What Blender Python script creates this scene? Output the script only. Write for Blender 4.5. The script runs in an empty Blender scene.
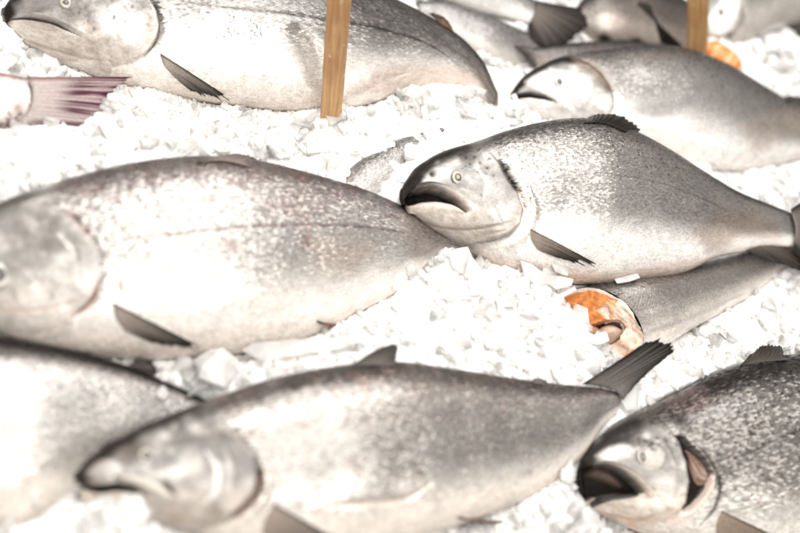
import bpy, bmesh, math, random
import numpy as np
from mathutils import Vector, Matrix, noise
from mathutils.bvhtree import BVHTree

random.seed(7)
rng = np.random.default_rng(11)
C = bpy.context.scene.collection

# ------------------------------------------------------------------ camera frame
W, H = 800.0, 533.0
LENS, SENS, D0 = 50.0, 36.0, 1.67
K = SENS / LENS / W
PITCH = math.radians(45)
ct, st = math.cos(PITCH), math.sin(PITCH)
R = np.array([[1, 0, 0], [0, st, -ct], [0, ct, st]], float)     # camera axes in the world
LOC = R @ np.array([0, 0, D0])


def to_world(P):
    return np.asarray(P) @ R.T + LOC


def unit(v):
    v = np.asarray(v, float)
    return v / np.linalg.norm(v)


def rays(p):
    p = np.atleast_2d(np.asarray(p, float))
    return np.stack([(p[:, 0] - W / 2) * K, -(p[:, 1] - H / 2) * K, -np.ones(len(p))], 1)


def project(P):
    P = np.atleast_2d(P)
    return np.stack([W / 2 + P[:, 0] / -P[:, 2] / K, H / 2 - P[:, 1] / -P[:, 2] / K], 1)


# the sloping ice bed
ELEV, ROLL = math.radians(55), math.radians(33)
G = np.array([math.sin(ROLL), math.cos(ROLL), 0])
ZC = np.array([0, 0, 1.0])
NB = G * math.cos(ELEV) + ZC * math.sin(ELEV)
TB = G * math.sin(ELEV) - ZC * math.cos(ELEV)
SB = np.cross(TB, NB)
OB = np.array([0, 0, -D0])
UP = np.array([0, ct, st])


def on_bed(p, h=0.0):
    d = rays(p)
    lam = (h + NB @ OB) / (d @ NB)
    return d * lam[:, None]


def to_bed(P):
    q = np.atleast_2d(P) - OB
    return np.stack([q @ SB, q @ TB, q @ NB], 1)


def from_bed(q):
    q = np.atleast_2d(q)
    return OB + q[:, :1] * SB + q[:, 1:2] * TB + q[:, 2:3] * NB


# ------------------------------------------------------------------ small maths
def smooth(a, b, x):
    t = np.clip((x - a) / (b - a), 0, 1)
    return t * t * (3 - 2 * t)


def spline(pts, n=None, ts=None):
    """hermite curve through the points, evaluated at ts in 0..1 of chord length"""
    pts = np.asarray(pts, float)
    if len(pts) == 2:
        s = np.linspace(0, 1, n) if ts is None else ts
        return pts[0] + (pts[1] - pts[0]) * s[:, None]
    dd = np.linalg.norm(np.diff(pts, axis=0), axis=1)
    x = np.concatenate([[0], np.cumsum(np.maximum(dd, 1e-6))])
    x /= x[-1]
    dx = np.diff(x)
    sl = np.diff(pts, axis=0) / dx[:, None]
    m = np.empty_like(pts)
    m[0], m[-1] = sl[0], sl[-1]
    w = dx[:-1] / (dx[:-1] + dx[1:])
    m[1:-1] = sl[:-1] * (1 - w)[:, None] + sl[1:] * w[:, None]
    s = np.linspace(0, 1, n) if ts is None else np.asarray(ts)
    i = np.clip(np.searchsorted(x, s, side='right') - 1, 0, len(dx) - 1)
    h = dx[i]
    u = ((s - x[i]) / h)[:, None]
    h = h[:, None]
    return ((2 * u ** 3 - 3 * u ** 2 + 1) * pts[i] + (u ** 3 - 2 * u ** 2 + u) * h * m[i]
            + (-2 * u ** 3 + 3 * u ** 2) * pts[i + 1] + (u ** 3 - u ** 2) * h * m[i + 1])


def seg_dist(px, line):
    """distance to a polyline and the place along it 0..1"""
    line = np.asarray(line, float)
    best = np.full(len(px), 1e9)
    par = np.zeros(len(px))
    L = np.concatenate([[0], np.cumsum(np.linalg.norm(np.diff(line, axis=0), axis=1))])
    for i in range(len(line) - 1):
        a, b = line[i], line[i + 1]
        ab = b - a
        t = np.clip(((px - a) @ ab) / (ab @ ab + 1e-9), 0, 1)
        d = np.linalg.norm(px - (a + t[:, None] * ab), axis=1)
        m = d < best
        best[m] = d[m]
        par[m] = (L[i] + t[m] * (L[i + 1] - L[i])) / L[-1]
    return best, par


def inside(px, poly):
    poly = np.asarray(poly, float)
    r = np.zeros(len(px), bool)
    x, y = px[:, 0], px[:, 1]
    j = len(poly) - 1
    for i in range(len(poly)):
        xi, yi = poly[i]
        xj, yj = poly[j]
        if yi != yj:
            c = ((yi > y) != (yj > y)) & (x < (xj - xi) * (y - yi) / (yj - yi) + xi)
            r ^= c
        j = i
    return r


def sdist(px, poly):
    poly = np.asarray(poly, float)
    d, _ = seg_dist(px, np.vstack([poly, poly[:1]]))
    return np.where(inside(px, poly), d, -d)


# ------------------------------------------------------------------ mesh making
def make_mesh(name, P, faces, mat, parent=None, col=None, msk=None, uv=None, flat=False, world=False):
    me = bpy.data.meshes.new(name)
    V = P if world else to_world(P)
    F = np.asarray(faces) if not isinstance(faces, list) else None
    if F is not None and F.ndim == 2:
        nv = F.shape[1]
        me.vertices.add(len(V))
        me.vertices.foreach_set('co', np.asarray(V, np.float32).ravel())
        me.loops.add(F.size)
        me.loops.foreach_set('vertex_index', F.astype(np.int32).ravel())
        me.polygons.add(len(F))
        me.polygons.foreach_set('loop_start', np.arange(0, F.size, nv, dtype=np.int32))
        me.update(calc_edges=True)
        me.validate()
    else:
        me.from_pydata([tuple(v) for v in V], [], [tuple(f) for f in faces])
        me.update()
    n = len(me.vertices)
    for an, a in (('pig', col), ('msk', msk)):
        if a is not None:
            at = me.color_attributes.new(an, 'FLOAT_COLOR', 'POINT')
            at.data.foreach_set('color', np.hstack([a, np.ones((n, 1))]).astype(np.float32).ravel())
    if uv is not None:
        at = me.attributes.new('fuv', 'FLOAT_VECTOR', 'POINT')
        at.data.foreach_set('vector', np.hstack([uv, np.zeros((n, 1))]).astype(np.float32).ravel())
    me.polygons.foreach_set('use_smooth', np.full(len(me.polygons), not flat))
    if mat is not None:
        me.materials.append(mat)
    ob = bpy.data.objects.new(name, me)
    C.objects.link(ob)
    if parent is not None:
        ob.parent = parent
    return ob


def grid_faces(n, m, off=0, wrap=False):
    i = np.arange(n - 1)[:, None]
    j = np.arange(m if wrap else m - 1)[None, :]
    j2 = (j + 1) % m
    a = i * m + j
    b = i * m + j2
    return np.stack([a, a + m, b + m, b], -1).reshape(-1, 4) + off


def tag(o, label=None, cat=None, group=None, kind=None):
    for k, v in (('label', label), ('category', cat), ('group', group), ('kind', kind)):
        if v:
            o[k] = v
    return o


# ------------------------------------------------------------------ materials
class NT:
    def __init__(self, name):
        self.m = bpy.data.materials.new(name)
        self.m.use_nodes = True
        self.t = self.m.node_tree
        self.t.nodes.clear()

    def n(self, typ, **kw):
        nd = self.t.nodes.new(typ)
        for k, v in kw.items():
            if k.startswith('i_'):
                nd.inputs[k[2:]].default_value = v
            else:
                setattr(nd, k, v)
        return nd

    def l(self, a, b):
        self.t.links.new(a, b)

    def math(self, op, a, b=None, c=None, clamp=False):
        nd = self.t.nodes.new('ShaderNodeMath')
        nd.operation = op
        nd.use_clamp = clamp
        for i, x in enumerate((a, b, c)):
            if x is None:
                continue
            if isinstance(x, (int, float)):
                nd.inputs[i].default_value = x
            else:
                self.l(x, nd.inputs[i])
        return nd.outputs[0]

    def mix(self, f, a, b, typ='MIX'):
        nd = self.t.nodes.new('ShaderNodeMix')
        nd.data_type = 'RGBA'
        nd.blend_type = typ
        for s, x in ((nd.inputs[0], f), (nd.inputs[6], a), (nd.inputs[7], b)):
            if isinstance(x, (int, float)):
                s.default_value = x
            elif isinstance(x, tuple):
                s.default_value = x if len(x) == 4 else (*x, 1)
            else:
                self.l(x, s)
        return nd.outputs[2]

    def mapr(self, x, a, b, c=0.0, d=1.0):
        nd = self.t.nodes.new('ShaderNodeMapRange')
        nd.interpolation_type = 'SMOOTHSTEP'
        self.l(x, nd.inputs[0])
        for i, v in enumerate((a, b, c, d)):
            nd.inputs[i + 1].default_value = v
        return nd.outputs[0]

    def vec(self, v, scale):
        nd = self.t.nodes.new('ShaderNodeVectorMath')
        nd.operation = 'MULTIPLY'
        self.l(v, nd.inputs[0])
        nd.inputs[1].default_value = scale
        return nd.outputs[0]


def skin_material(name, scale=230.0, speck=(0.03, 0.026, 0.024), speck_scale=220.0, blotch=(0.16, 0.09, 0.08),
                  blotch_amt=0.0, rough=0.2, bump=0.25, metal=0.45, contrast=0.5, seed=0.0, tilt_amt=0.3, stretch=1.0):
    t = NT(name)
    pig = t.n('ShaderNodeAttribute', attribute_name='pig').outputs['Color']
    mk = t.n('ShaderNodeAttribute', attribute_name='msk').outputs['Color']
    sep = t.n('ShaderNodeSeparateColor')
    t.l(mk, sep.inputs[0])
    sc, sp, gl = sep.outputs
    uv0 = t.n('ShaderNodeAttribute', attribute_name='fuv').outputs['Vector']
    addv = t.n('ShaderNodeVectorMath', operation='ADD')
    t.l(uv0, addv.inputs[0])
    addv.inputs[1].default_value = (seed * 1.37, seed * 0.71, 0)
    uv = addv.outputs[0]
    # wobble so that rows of scales are not ruler straight
    wob = t.n('ShaderNodeTexNoise', noise_dimensions='2D', i_Scale=26.0, i_Detail=2.0)
    t.l(uv, wob.inputs['Vector'])
    wv = t.n('ShaderNodeVectorMath', operation='MULTIPLY_ADD')
    t.l(wob.outputs['Color'], wv.inputs[0])
    wv.inputs[1].default_value = (0.006, 0.006, 0)
    t.l(uv, wv.inputs[2])
    rt = t.n('ShaderNodeVectorRotate', rotation_type='Z_AXIS', i_Angle=math.radians(45))
    t.l(t.vec(wv.outputs[0], (scale * 0.85 / stretch, scale * 1.15, 1)), rt.inputs['Vector'])
    suv = rt.outputs[0]
    vo = t.n('ShaderNodeTexVoronoi', voronoi_dimensions='2D', feature='F1', i_Scale=1.0, i_Randomness=0.3)
    t.l(suv, vo.inputs['Vector'])
    vsep = t.n('ShaderNodeSeparateColor')
    t.l(vo.outputs['Color'], vsep.inputs[0])
    rnd = vsep.outputs[0]
    rnd2 = vsep.outputs[1]
    dist = vo.outputs['Distance']
    # large soft mottling and fine grain
    mo = t.n('ShaderNodeTexNoise', noise_dimensions='2D', i_Scale=22.0, i_Detail=6.0, i_Roughness=0.65)
    t.l(uv, mo.inputs['Vector'])
    fi = t.n('ShaderNodeTexNoise', noise_dimensions='2D', i_Scale=420.0, i_Detail=4.0, i_Roughness=0.7)
    t.l(uv, fi.inputs['Vector'])
    mot = t.mapr(mo.outputs[0], 0.3, 0.72, 0.93, 1.06)
    fin = t.mapr(fi.outputs[0], 0.25, 0.75, 0.8, 1.2)
    edge = t.mapr(dist, 0.35, 0.62, 0.0, 1.0)                       # dark pigment between scales
    patchn = t.n('ShaderNodeTexNoise', noise_dimensions='2D', i_Scale=38.0, i_Detail=3.0)
    t.l(uv, patchn.inputs['Vector'])
    pamt = t.mapr(patchn.outputs[0], 0.3, 0.75, 0.3, 0.7)
    e2 = t.math('MULTIPLY', t.math('MULTIPLY', edge, sc), pamt)
    k1 = t.math('SUBTRACT', 1.0, t.math('MULTIPLY', e2, contrast))
    k2 = t.math('ADD', 1.0, t.math('MULTIPLY', t.math('MULTIPLY', t.math('SUBTRACT', rnd, 0.5), sc), 0.95 * contrast))
    mb = t.n('ShaderNodeTexNoise', noise_dimensions='2D', i_Scale=75.0, i_Detail=7.0, i_Roughness=0.68, i_Distortion=0.8)
    t.l(uv, mb.inputs['Vector'])
    marb = t.math('ADD', 1.0, t.math('MULTIPLY', t.mapr(mb.outputs[0], 0.3, 0.7, -0.24, 0.15), t.math('SUBTRACT', 1.0, sc)))
    kk = t.math('MULTIPLY', t.math('MULTIPLY', k1, k2), t.math('MULTIPLY', t.math('MULTIPLY', mot, marb), fin))
    comb = t.n('ShaderNodeCombineColor')
    for i in range(3):
        t.l(kk, comb.inputs[i])
    base = t.mix(1.0, pig, comb.outputs[0], 'MULTIPLY')
    # reddish brown bruises
    if blotch_amt > 0:
        bn = t.n('ShaderNodeTexNoise', noise_dimensions='2D', i_Scale=48.0, i_Detail=7.0, i_Roughness=0.72, i_Distortion=0.6)
        t.l(t.vec(uv, (1.0, 0.8, 1)), bn.inputs['Vector'])
        bm = t.math('MULTIPLY', t.mapr(bn.outputs[0], 0.47, 0.68), blotch_amt)
        bm = t.math('MULTIPLY', bm, t.math('MINIMUM', t.math('MULTIPLY', sp, 2.2), 1.0), clamp=True)
        base = t.mix(bm, base, blotch)
    # dark specks
    v2 = t.n('ShaderNodeTexVoronoi', voronoi_dimensions='2D', feature='F1', i_Scale=speck_scale, i_Randomness=1.0)
    t.l(wv.outputs[0], v2.inputs['Vector'])
    v2s = t.n('ShaderNodeSeparateColor')
    t.l(v2.outputs['Color'], v2s.inputs[0])
    thr = t.math('MULTIPLY', v2s.outputs[0], 0.42)
    spot = t.math('LESS_THAN', v2.outputs['Distance'], thr)
    on = t.math('LESS_THAN', v2s.outputs[1], sp)
    base = t.mix(t.math('MULTIPLY', t.math('MULTIPLY', spot, on), 0.8), base, speck)
    # surface
    hgt = t.math('ADD', t.math('MULTIPLY', t.math('SUBTRACT', rnd2, t.math('MULTIPLY', dist, 1.3)), t.math('MULTIPLY', sc, 0.7)),
                 t.math('ADD', t.math('MULTIPLY', fi.outputs[0], 0.4), t.math('MULTIPLY', mo.outputs[0], 0.5)))
    bp = t.n('ShaderNodeBump', i_Strength=bump * 0.6, i_Distance=0.0012)
    t.l(hgt, bp.inputs['Height'])
    p = t.n('ShaderNodeBsdfPrincipled')
    t.l(base, p.inputs['Base Color'])
    tl = t.n('ShaderNodeVectorMath', operation='SUBTRACT')
    t.l(vo.outputs['Color'], tl.inputs[0])
    tl.inputs[1].default_value = (0.5, 0.5, 0.5)
    ts_ = t.n('ShaderNodeVectorMath', operation='SCALE')
    t.l(tl.outputs[0], ts_.inputs[0])
    t.l(t.math('MULTIPLY', sc, tilt_amt), ts_.inputs['Scale'])
    ta = t.n('ShaderNodeVectorMath', operation='ADD')
    t.l(bp.outputs[0], ta.inputs[0]); t.l(ts_.outputs[0], ta.inputs[1])
    tn = t.n('ShaderNodeVectorMath', operation='NORMALIZE')
    t.l(ta.outputs[0], tn.inputs[0])
    t.l(tn.outputs[0], p.inputs['Normal'])
    rr = t.math('ADD', rough, t.math('MULTIPLY', t.math('MULTIPLY', rnd, sc), 0.22))
    t.l(rr, p.inputs['Roughness'])
    t.l(t.math('MULTIPLY', gl, min(0.75, metal * 1.3)), p.inputs['Metallic'])
    bw = t.n('ShaderNodeRGBToBW')
    t.l(pig, bw.inputs[0])
    t.l(t.mapr(bw.outputs[0], 0.008, 0.25, 0.0, 0.75), p.inputs['Coat Weight'])
    t.l(t.mapr(bw.outputs[0], 0.02, 0.35, 0.04, 0.36), p.inputs['Specular IOR Level'])
    p.inputs['Coat Roughness'].default_value = 0.045
    cb = t.n('ShaderNodeBump', i_Strength=0.35, i_Distance=0.0016)
    cnz = t.n('ShaderNodeTexNoise', noise_dimensions='2D', i_Scale=130.0, i_Detail=3.0)
    t.l(uv, cnz.inputs['Vector'])
    t.l(cnz.outputs[0], cb.inputs['Height'])
    t.l(cb.outputs[0], p.inputs['Coat Normal'])
    o = t.n('ShaderNodeOutputMaterial')
    t.l(p.outputs[0], o.inputs[0])
    return t.m


def pig_material(name, rough=0.35, noise_scale=300.0, amt=0.35, bump=0.2, coat=0.3, sss=0.0):
    """pigment attribute plus grain, for fins, jaws, eyes and flesh"""
    t = NT(name)
    pig = t.n('ShaderNodeAttribute', attribute_name='pig').outputs['Color']
    co = t.n('ShaderNodeTexCoord').outputs['Object']
    nz = t.n('ShaderNodeTexNoise', i_Scale=noise_scale, i_Detail=5.0, i_Roughness=0.65)
    t.l(co, nz.inputs['Vector'])
    f = t.mapr(nz.outputs[0], 0.25, 0.75, 1 - amt, 1 + amt)
    comb = t.n('ShaderNodeCombineColor')
    for i in range(3):
        t.l(f, comb.inputs[i])
    p = t.n('ShaderNodeBsdfPrincipled')
    t.l(t.mix(1.0, pig, comb.outputs[0], 'MULTIPLY'), p.inputs['Base Color'])
    bp = t.n('ShaderNodeBump', i_Strength=bump, i_Distance=0.001)
    t.l(nz.outputs[0], bp.inputs['Height'])
    t.l(bp.outputs[0], p.inputs['Normal'])
    p.inputs['Roughness'].default_value = rough
    p.inputs['Specular IOR Level'].default_value = 0.18
    p.inputs['Coat Weight'].default_value = coat
    p.inputs['Coat Roughness'].default_value = 0.1
    if sss:
        p.inputs['Subsurface Weight'].default_value = sss
        p.inputs['Subsurface Radius'].default_value = (0.006, 0.003, 0.002)
        p.inputs['Subsurface Scale'].default_value = 1.0
    o = t.n('ShaderNodeOutputMaterial')
    t.l(p.outputs[0], o.inputs[0])
    return t.m


def ice_material(name, trans, base, rough, sss, bumps, speckle=0.0):
    t = NT(name)
    co = t.n('ShaderNodeTexCoord').outputs['Object']
    a = t.n('ShaderNodeTexNoise', i_Scale=85.0, i_Detail=5.0, i_Roughness=0.6)
    b = t.n('ShaderNodeTexVoronoi', i_Scale=120.0, feature='F1')
    c = t.n('ShaderNodeTexNoise', i_Scale=9.0, i_Detail=3.0)
    for x in (a, b, c):
        t.l(co, x.inputs['Vector'])
    h = t.math('ADD', t.math('MULTIPLY', a.outputs[0], 1.0), t.math('MULTIPLY', b.outputs['Distance'], 0.6))
    bp = t.n('ShaderNodeBump', i_Strength=bumps, i_Distance=0.004)
    t.l(h, bp.inputs['Height'])
    p = t.n('ShaderNodeBsdfPrincipled')
    dk = tuple(x * 0.93 for x in base)
    t.l(t.mix(t.mapr(c.outputs[0], 0.35, 0.65), dk, base), p.inputs['Base Color'])
    t.l(bp.outputs[0], p.inputs['Normal'])
    p.inputs['Roughness'].default_value = rough
    p.inputs['IOR'].default_value = 1.31
    p.inputs['Transmission Weight'].default_value = trans
    if sss:
        p.inputs['Subsurface Weight'].default_value = sss
        p.inputs['Subsurface Radius'].default_value = (0.02, 0.02, 0.02)
        p.inputs['Subsurface Scale'].default_value = 1.0
    o = t.n('ShaderNodeOutputMaterial')
    t.l(p.outputs[0], o.inputs[0])
    return t.m



def flake_material(name, clear, base):
    """white broken ice: scattering, see-through in part, with a wet gloss"""
    t = NT(name)
    co = t.n('ShaderNodeTexCoord').outputs['Object']
    a = t.n('ShaderNodeTexNoise', i_Scale=110.0, i_Detail=4.0, i_Roughness=0.6)
    c = t.n('ShaderNodeTexNoise', i_Scale=30.0, i_Detail=4.0)
    t.l(co, a.inputs['Vector'])
    t.l(co, c.inputs['Vector'])
    bp = t.n('ShaderNodeBump', i_Strength=0.3, i_Distance=0.003)
    t.l(a.outputs[0], bp.inputs['Height'])
    d = t.n('ShaderNodeBsdfDiffuse', i_Color=(*base, 1))
    tr = t.n('ShaderNodeBsdfTranslucent', i_Color=(*base, 1))
    tp = t.n('ShaderNodeBsdfTransparent', i_Color=(0.97, 0.97, 0.96, 1))
    gl = t.n('ShaderNodeBsdfGlossy', i_Roughness=0.12)
    for x in (d, tr, gl):
        t.l(bp.outputs[0], x.inputs['Normal'])
    m1 = t.n('ShaderNodeMixShader', i_Fac=0.2)
    t.l(d.outputs[0], m1.inputs[1]); t.l(tr.outputs[0], m1.inputs[2])
    m2 = t.n('ShaderNodeMixShader')
    t.l(t.mapr(c.outputs[0], 0.3, 0.7, clear * 0.4, min(0.95, clear * 1.5)), m2.inputs[0])
    t.l(m1.outputs[0], m2.inputs[1]); t.l(tp.outputs[0], m2.inputs[2])
    fr = t.n('ShaderNodeFresnel', i_IOR=1.31)
    t.l(bp.outputs[0], fr.inputs['Normal'])
    m3 = t.n('ShaderNodeMixShader')
    t.l(fr.outputs[0], m3.inputs[0])
    t.l(m2.outputs[0], m3.inputs[1]); t.l(gl.outputs[0], m3.inputs[2])
    o = t.n('ShaderNodeOutputMaterial')
    t.l(m3.outputs[0], o.inputs[0])
    return t.m


def wood_material(name):
    t = NT(name)
    co = t.n('ShaderNodeTexCoord').outputs['Object']
    g = t.n('ShaderNodeTexNoise', i_Scale=1.0, i_Detail=6.0, i_Roughness=0.65, i_Distortion=0.4)
    t.l(t.vec(co, (160, 160, 9)), g.inputs['Vector'])
    g2 = t.n('ShaderNodeTexNoise', i_Scale=14.0, i_Detail=4.0)
    t.l(co, g2.inputs['Vector'])
    sp = t.n('ShaderNodeTexNoise', i_Scale=90.0, i_Detail=3.0)
    t.l(co, sp.inputs['Vector'])
    c = t.mix(t.mapr(g.outputs[0], 0.3, 0.7), (0.38, 0.19, 0.075), (0.66, 0.41, 0.19))
    c = t.mix(t.mapr(g2.outputs[0], 0.4, 0.7, 0.0, 0.6), c, (0.34, 0.16, 0.06))
    c = t.mix(t.mapr(sp.outputs[0], 0.66, 0.74, 0.0, 0.7), c, (0.75, 0.62, 0.45))
    p = t.n('ShaderNodeBsdfPrincipled')
    t.l(c, p.inputs['Base Color'])
    bp = t.n('ShaderNodeBump', i_Strength=0.35, i_Distance=0.001)
    t.l(g.outputs[0], bp.inputs['Height'])
    t.l(bp.outputs[0], p.inputs['Normal'])
    p.inputs['Roughness'].default_value = 0.5
    o = t.n('ShaderNodeOutputMaterial')
    t.l(p.outputs[0], o.inputs[0])
    return t.m


M_FIN = pig_material('fin_membrane', 0.4, 500, 0.3, 0.3, 0.08)
_t = M_FIN.node_tree
_p = next(x for x in _t.nodes if x.type == 'BSDF_PRINCIPLED')
_o = next(x for x in _t.nodes if x.type == 'OUTPUT_MATERIAL')
_tr = _t.nodes.new('ShaderNodeBsdfTranslucent')
_t.links.new(_p.inputs['Base Color'].links[0].from_socket, _tr.inputs['Color'])
_mx = _t.nodes.new('ShaderNodeMixShader')
_mx.inputs[0].default_value = 0.3
_t.links.new(_p.outputs[0], _mx.inputs[1])
_t.links.new(_tr.outputs[0], _mx.inputs[2])
_t.links.new(_mx.outputs[0], _o.inputs[0])
M_SOFT = pig_material('wet_mouth_tissue', 0.3, 220, 0.25, 0.25, 0.5)
M_EYE = pig_material('wet_eye', 0.06, 900, 0.12, 0.05, 0.8)
M_FLESH = pig_material('salmon_flesh', 0.28, 160, 0.14, 0.5, 0.6, 0.25)
M_ICE = ice_material('packed_ice', 0.0, (0.92, 0.912, 0.90), 0.3, 0.3, 0.4)
M_FLAKE = flake_material('ice_flake', 0.56, (0.93, 0.922, 0.91))
M_CHUNK = flake_material('ice_lump', 0.34, (0.88, 0.87, 0.855))
M_WOOD = wood_material('pine_wood')

# ------------------------------------------------------------------ fish
FISH = []


class Ctx:
    def __init__(s, px, v, t, col):
        s.px, s.v, s.t, s.col = px, v, t, col
        s.disp = np.zeros(len(px))
        s.msk = np.tile(np.array([1.0, 0.0, 1.0]), (len(px), 1))

    def box(s, pts, pad):
        p = np.asarray(pts, float)
        lo, hi = p.min(0) - pad, p.max(0) + pad
        return np.where(((s.px >= lo) & (s.px <= hi)).all(1))[0]

    def apply(s, i, w, col, a, disp, msk):
        if col is not None:
            w2 = (w * min(1.0, a * 1.3))[:, None]
            s.col[i] = s.col[i] * (1 - w2) + np.asarray(col) * w2
        if msk is not None:
            for k, val in enumerate(msk):
                if val is not None:
                    s.msk[i, k] = s.msk[i, k] * (1 - w) + val * w
        s.disp[i] += disp * w

    def region(s, poly, col=None, a=1.0, soft=2.0, disp=0.0, msk=None, curve=True):
        poly = np.asarray(poly, float)
        if curve and len(poly) > 4:
            poly = spline(np.vstack([poly, poly[:1]]), 60)[:-1]
        i = s.box(poly, soft + 1)
        if len(i):
            d = sdist(s.px[i], poly)
            s.apply(i, smooth(-soft, soft, d), col, a, disp, msk)

    def line(s, pts, w, col=None, a=1.0, disp=0.0, msk=None, taper=0.25, breakup=0.0):
        pts = np.asarray(pts, float)
        if len(pts) > 2:
            pts = spline(pts, 40)
        i = s.box(pts, w * 3)
        if len(i):
            d, q = seg_dist(s.px[i], pts)
            ww = w * np.clip(np.minimum(q, 1 - q) / max(taper, 1e-3), 0.25, 1) if taper else w
            k = np.exp(-(d / ww) ** 2)
            if breakup:
                k *= 1 - breakup * (0.5 + 0.5 * np.sin(q * 190 + 3 * np.sin(q * 41)))
            s.apply(i, k, col, a, disp, msk)

    def dot(s, x, y, r, col=None, a=1.0, disp=0.0, msk=None):
        i = s.box([(x, y)], r * 2.5)
        if len(i):
            d = np.linalg.norm(s.px[i] - (x, y), axis=1)
            s.apply(i, np.exp(-(d / r) ** 2), col, a, disp, msk)


BACK, UPPER, MID, LOW, BELLY = (0.10, 0.09, 0.083), (0.36, 0.335, 0.315), (0.56, 0.53, 0.505), (0.66, 0.63, 0.60), (0.82, 0.79, 0.755)
RAMP = [(0.0, BELLY), (0.2, BELLY), (0.36, LOW), (0.55, MID), (0.78, UPPER), (0.93, BACK), (1.0, (0.06, 0.055, 0.05))]


def ramp(v, stops):
    xs = np.array([q[0] for q in stops])
    cs = np.array([q[1] for q in stops])
    return np.stack([np.interp(v, xs, cs[:, k]) for k in range(3)], 1)


class Fish:
    pass


def tilt(alpha, extra=(0, 0, 0)):
    return unit(alpha * ZC + (1 - alpha) * NB + np.asarray(extra, float))


def make_fish(name, label, pairs, mat, h=0.03, alpha=0.55, extra=(0, 0, 0), kthick=0.6, stops=RAMP, paint=None, dx=1.25,
              group='whole salmon laid out on crushed ice', cat='salmon', center=None, open_head=False, firm=True, shear=0.0):
    f = Fish()
    pr = np.asarray(pairs, float)
    mid = (pr[:, :2] + pr[:, 2:]) / 2
    c = mid.mean(0) if center is None else np.asarray(center, float)
    bm = on_bed([mid[0], mid[-1]], h)
    axis = unit(bm[1] - bm[0])
    f.N = tilt(alpha, extra)
    f.N = unit(f.N - (f.N @ axis) * axis)                       # lies level along the bed, rolled a little towards the eye
    f.P0 = on_bed(c, h)[0]
    f.name = name

    def on_plane(p, off=0.0):
        d = rays(p)
        return d * ((f.N @ f.P0 + off) / (d @ f.N))[:, None]
    f.on_plane = on_plane
    L = np.linalg.norm(np.diff(mid, axis=0), axis=1).sum()

    def rings(ns, nf, nb):
        ts = np.linspace(0, 1, ns)
        q = spline(np.hstack([mid, pr]), ts=ts)[:, 2:]
        D, V = on_plane(q[:, :2]), on_plane(q[:, 2:])
        cen, half = (D + V) / 2, (D - V) / 2
        a = np.linalg.norm(half, axis=1)
        kt = kthick * (1.06 - 0.52 * smooth(0.45, 1.0, ts)) * (0.86 + 0.14 * smooth(0, 0.2, ts))
        b = a * kt
        if not open_head:                                      # rounded snout
            ax = unit(cen[0] - cen[2])
            e_c, e_h, e_b, e_t = [], [], [], []
            for ph in np.linspace(85, 15, 6):
                e = math.radians(ph)
                e_c.append(cen[0] + ax * min(a[0] * 0.7, 0.006) * math.sin(e))
                e_h.append(half[0] * math.cos(e))
                e_b.append(b[0] * math.cos(e))
                e_t.append(0)
            cen = np.vstack([e_c, cen]); half = np.vstack([e_h, half]); b = np.concatenate([e_b, b]); ts = np.concatenate([e_t, ts])
        ax = unit(cen[-1] - cen[-3])
        e_c, e_h, e_b, e_t = [], [], [], []
        for ph in (20, 45, 65, 85):                            # rounded end inside the tail
            e = math.radians(ph)
            e_c.append(cen[-1] + ax * np.linalg.norm(half[-1]) * 0.6 * math.sin(e))
            e_h.append(half[-1] * math.cos(e)); e_b.append(b[-1] * math.cos(e)); e_t.append(1)
        cen = np.vstack([cen, e_c]); half = np.vstack([half, e_h]); b = np.concatenate([b, e_b]); ts = np.concatenate([ts, e_t])
        th = np.concatenate([np.linspace(0, math.pi, nf), np.linspace(math.pi, 2 * math.pi, nb + 2)[1:-1]])
        cx = np.cos(th)
        sx = np.sign(np.sin(th)) * np.abs(np.sin(th)) ** 0.82
        P = cen[:, None, :] + half[:, None, :] * cx[None, :, None] + f.N[None, None, :] * (b[:, None] * sx[None, :])[:, :, None]
        if shear:                                              # slanting cut at the open end
            P = P + unit(cen[8] - cen[0])[None, None, :] * ((b * shear * (1 - smooth(0, 0.6, ts)))[:, None] * sx[None, :])[:, :, None]
        v = np.repeat(((1 + cx) / 2)[None, :], len(ts), 0)
        t = np.repeat(ts[:, None], len(th), 1)
        front = np.repeat((np.sin(th) > -1e-6)[None, :], len(ts), 0)
        s_len = np.concatenate([[0], np.cumsum(np.linalg.norm(np.diff(cen, axis=0), axis=1))])
        arc = np.concatenate([[0], np.cumsum(np.sqrt(np.diff(cx) ** 2 + (0.6 * np.diff(sx)) ** 2))])
        aa = np.linalg.norm(half, axis=1).max()
        uv = np.stack([np.repeat(s_len[:, None], len(th), 1), np.repeat((arc * aa)[None, :], len(ts), 0)], -1)
        return P.reshape(-1, 3), v.ravel(), t.ravel(), front.ravel(), uv.reshape(-1, 2), len(ts), len(th)

    hpx = np.linalg.norm(pr[:, :2] - pr[:, 2:], axis=1).max()
    P, v, t, front, uv, ns, nr = rings(max(24, int(L / dx)), max(20, int(hpx / dx)), 14)
    px = project(P)
    col = ramp(v, stops)
    col *= (1 - 0.28 * smooth(0.28, 0.46, v))[:, None]
    col *= (1 - 0.25 * smooth(0.82, 0.97, v))[:, None]
    cx = Ctx(px, v, t, col)
    cx.msk[:, 1] = 0.55 * smooth(0.55, 0.9, v)
    cx.msk[:, 2] = smooth(0.12, 0.4, v)
    cx.msk[:, 0] = 0.35 + 0.65 * smooth(0.15, 0.5, v)
    if paint:
        paint(cx)
    cx.disp[~front] = 0
    # gentle dents and bulges of soft flesh
    wv = np.array([noise.noise(Vector((a * 14 + h * 90, b * 17, h * 31))) for a, b in uv[::1]]) * 0.0022
    wv *= np.where(front, np.clip(np.sin(np.arccos(np.clip(2 * v - 1, -1, 1))), 0, 1), 0)
    P = P + f.N * (cx.disp + wv)[:, None]
    F = grid_faces(ns, nr, wrap=True)
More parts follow.
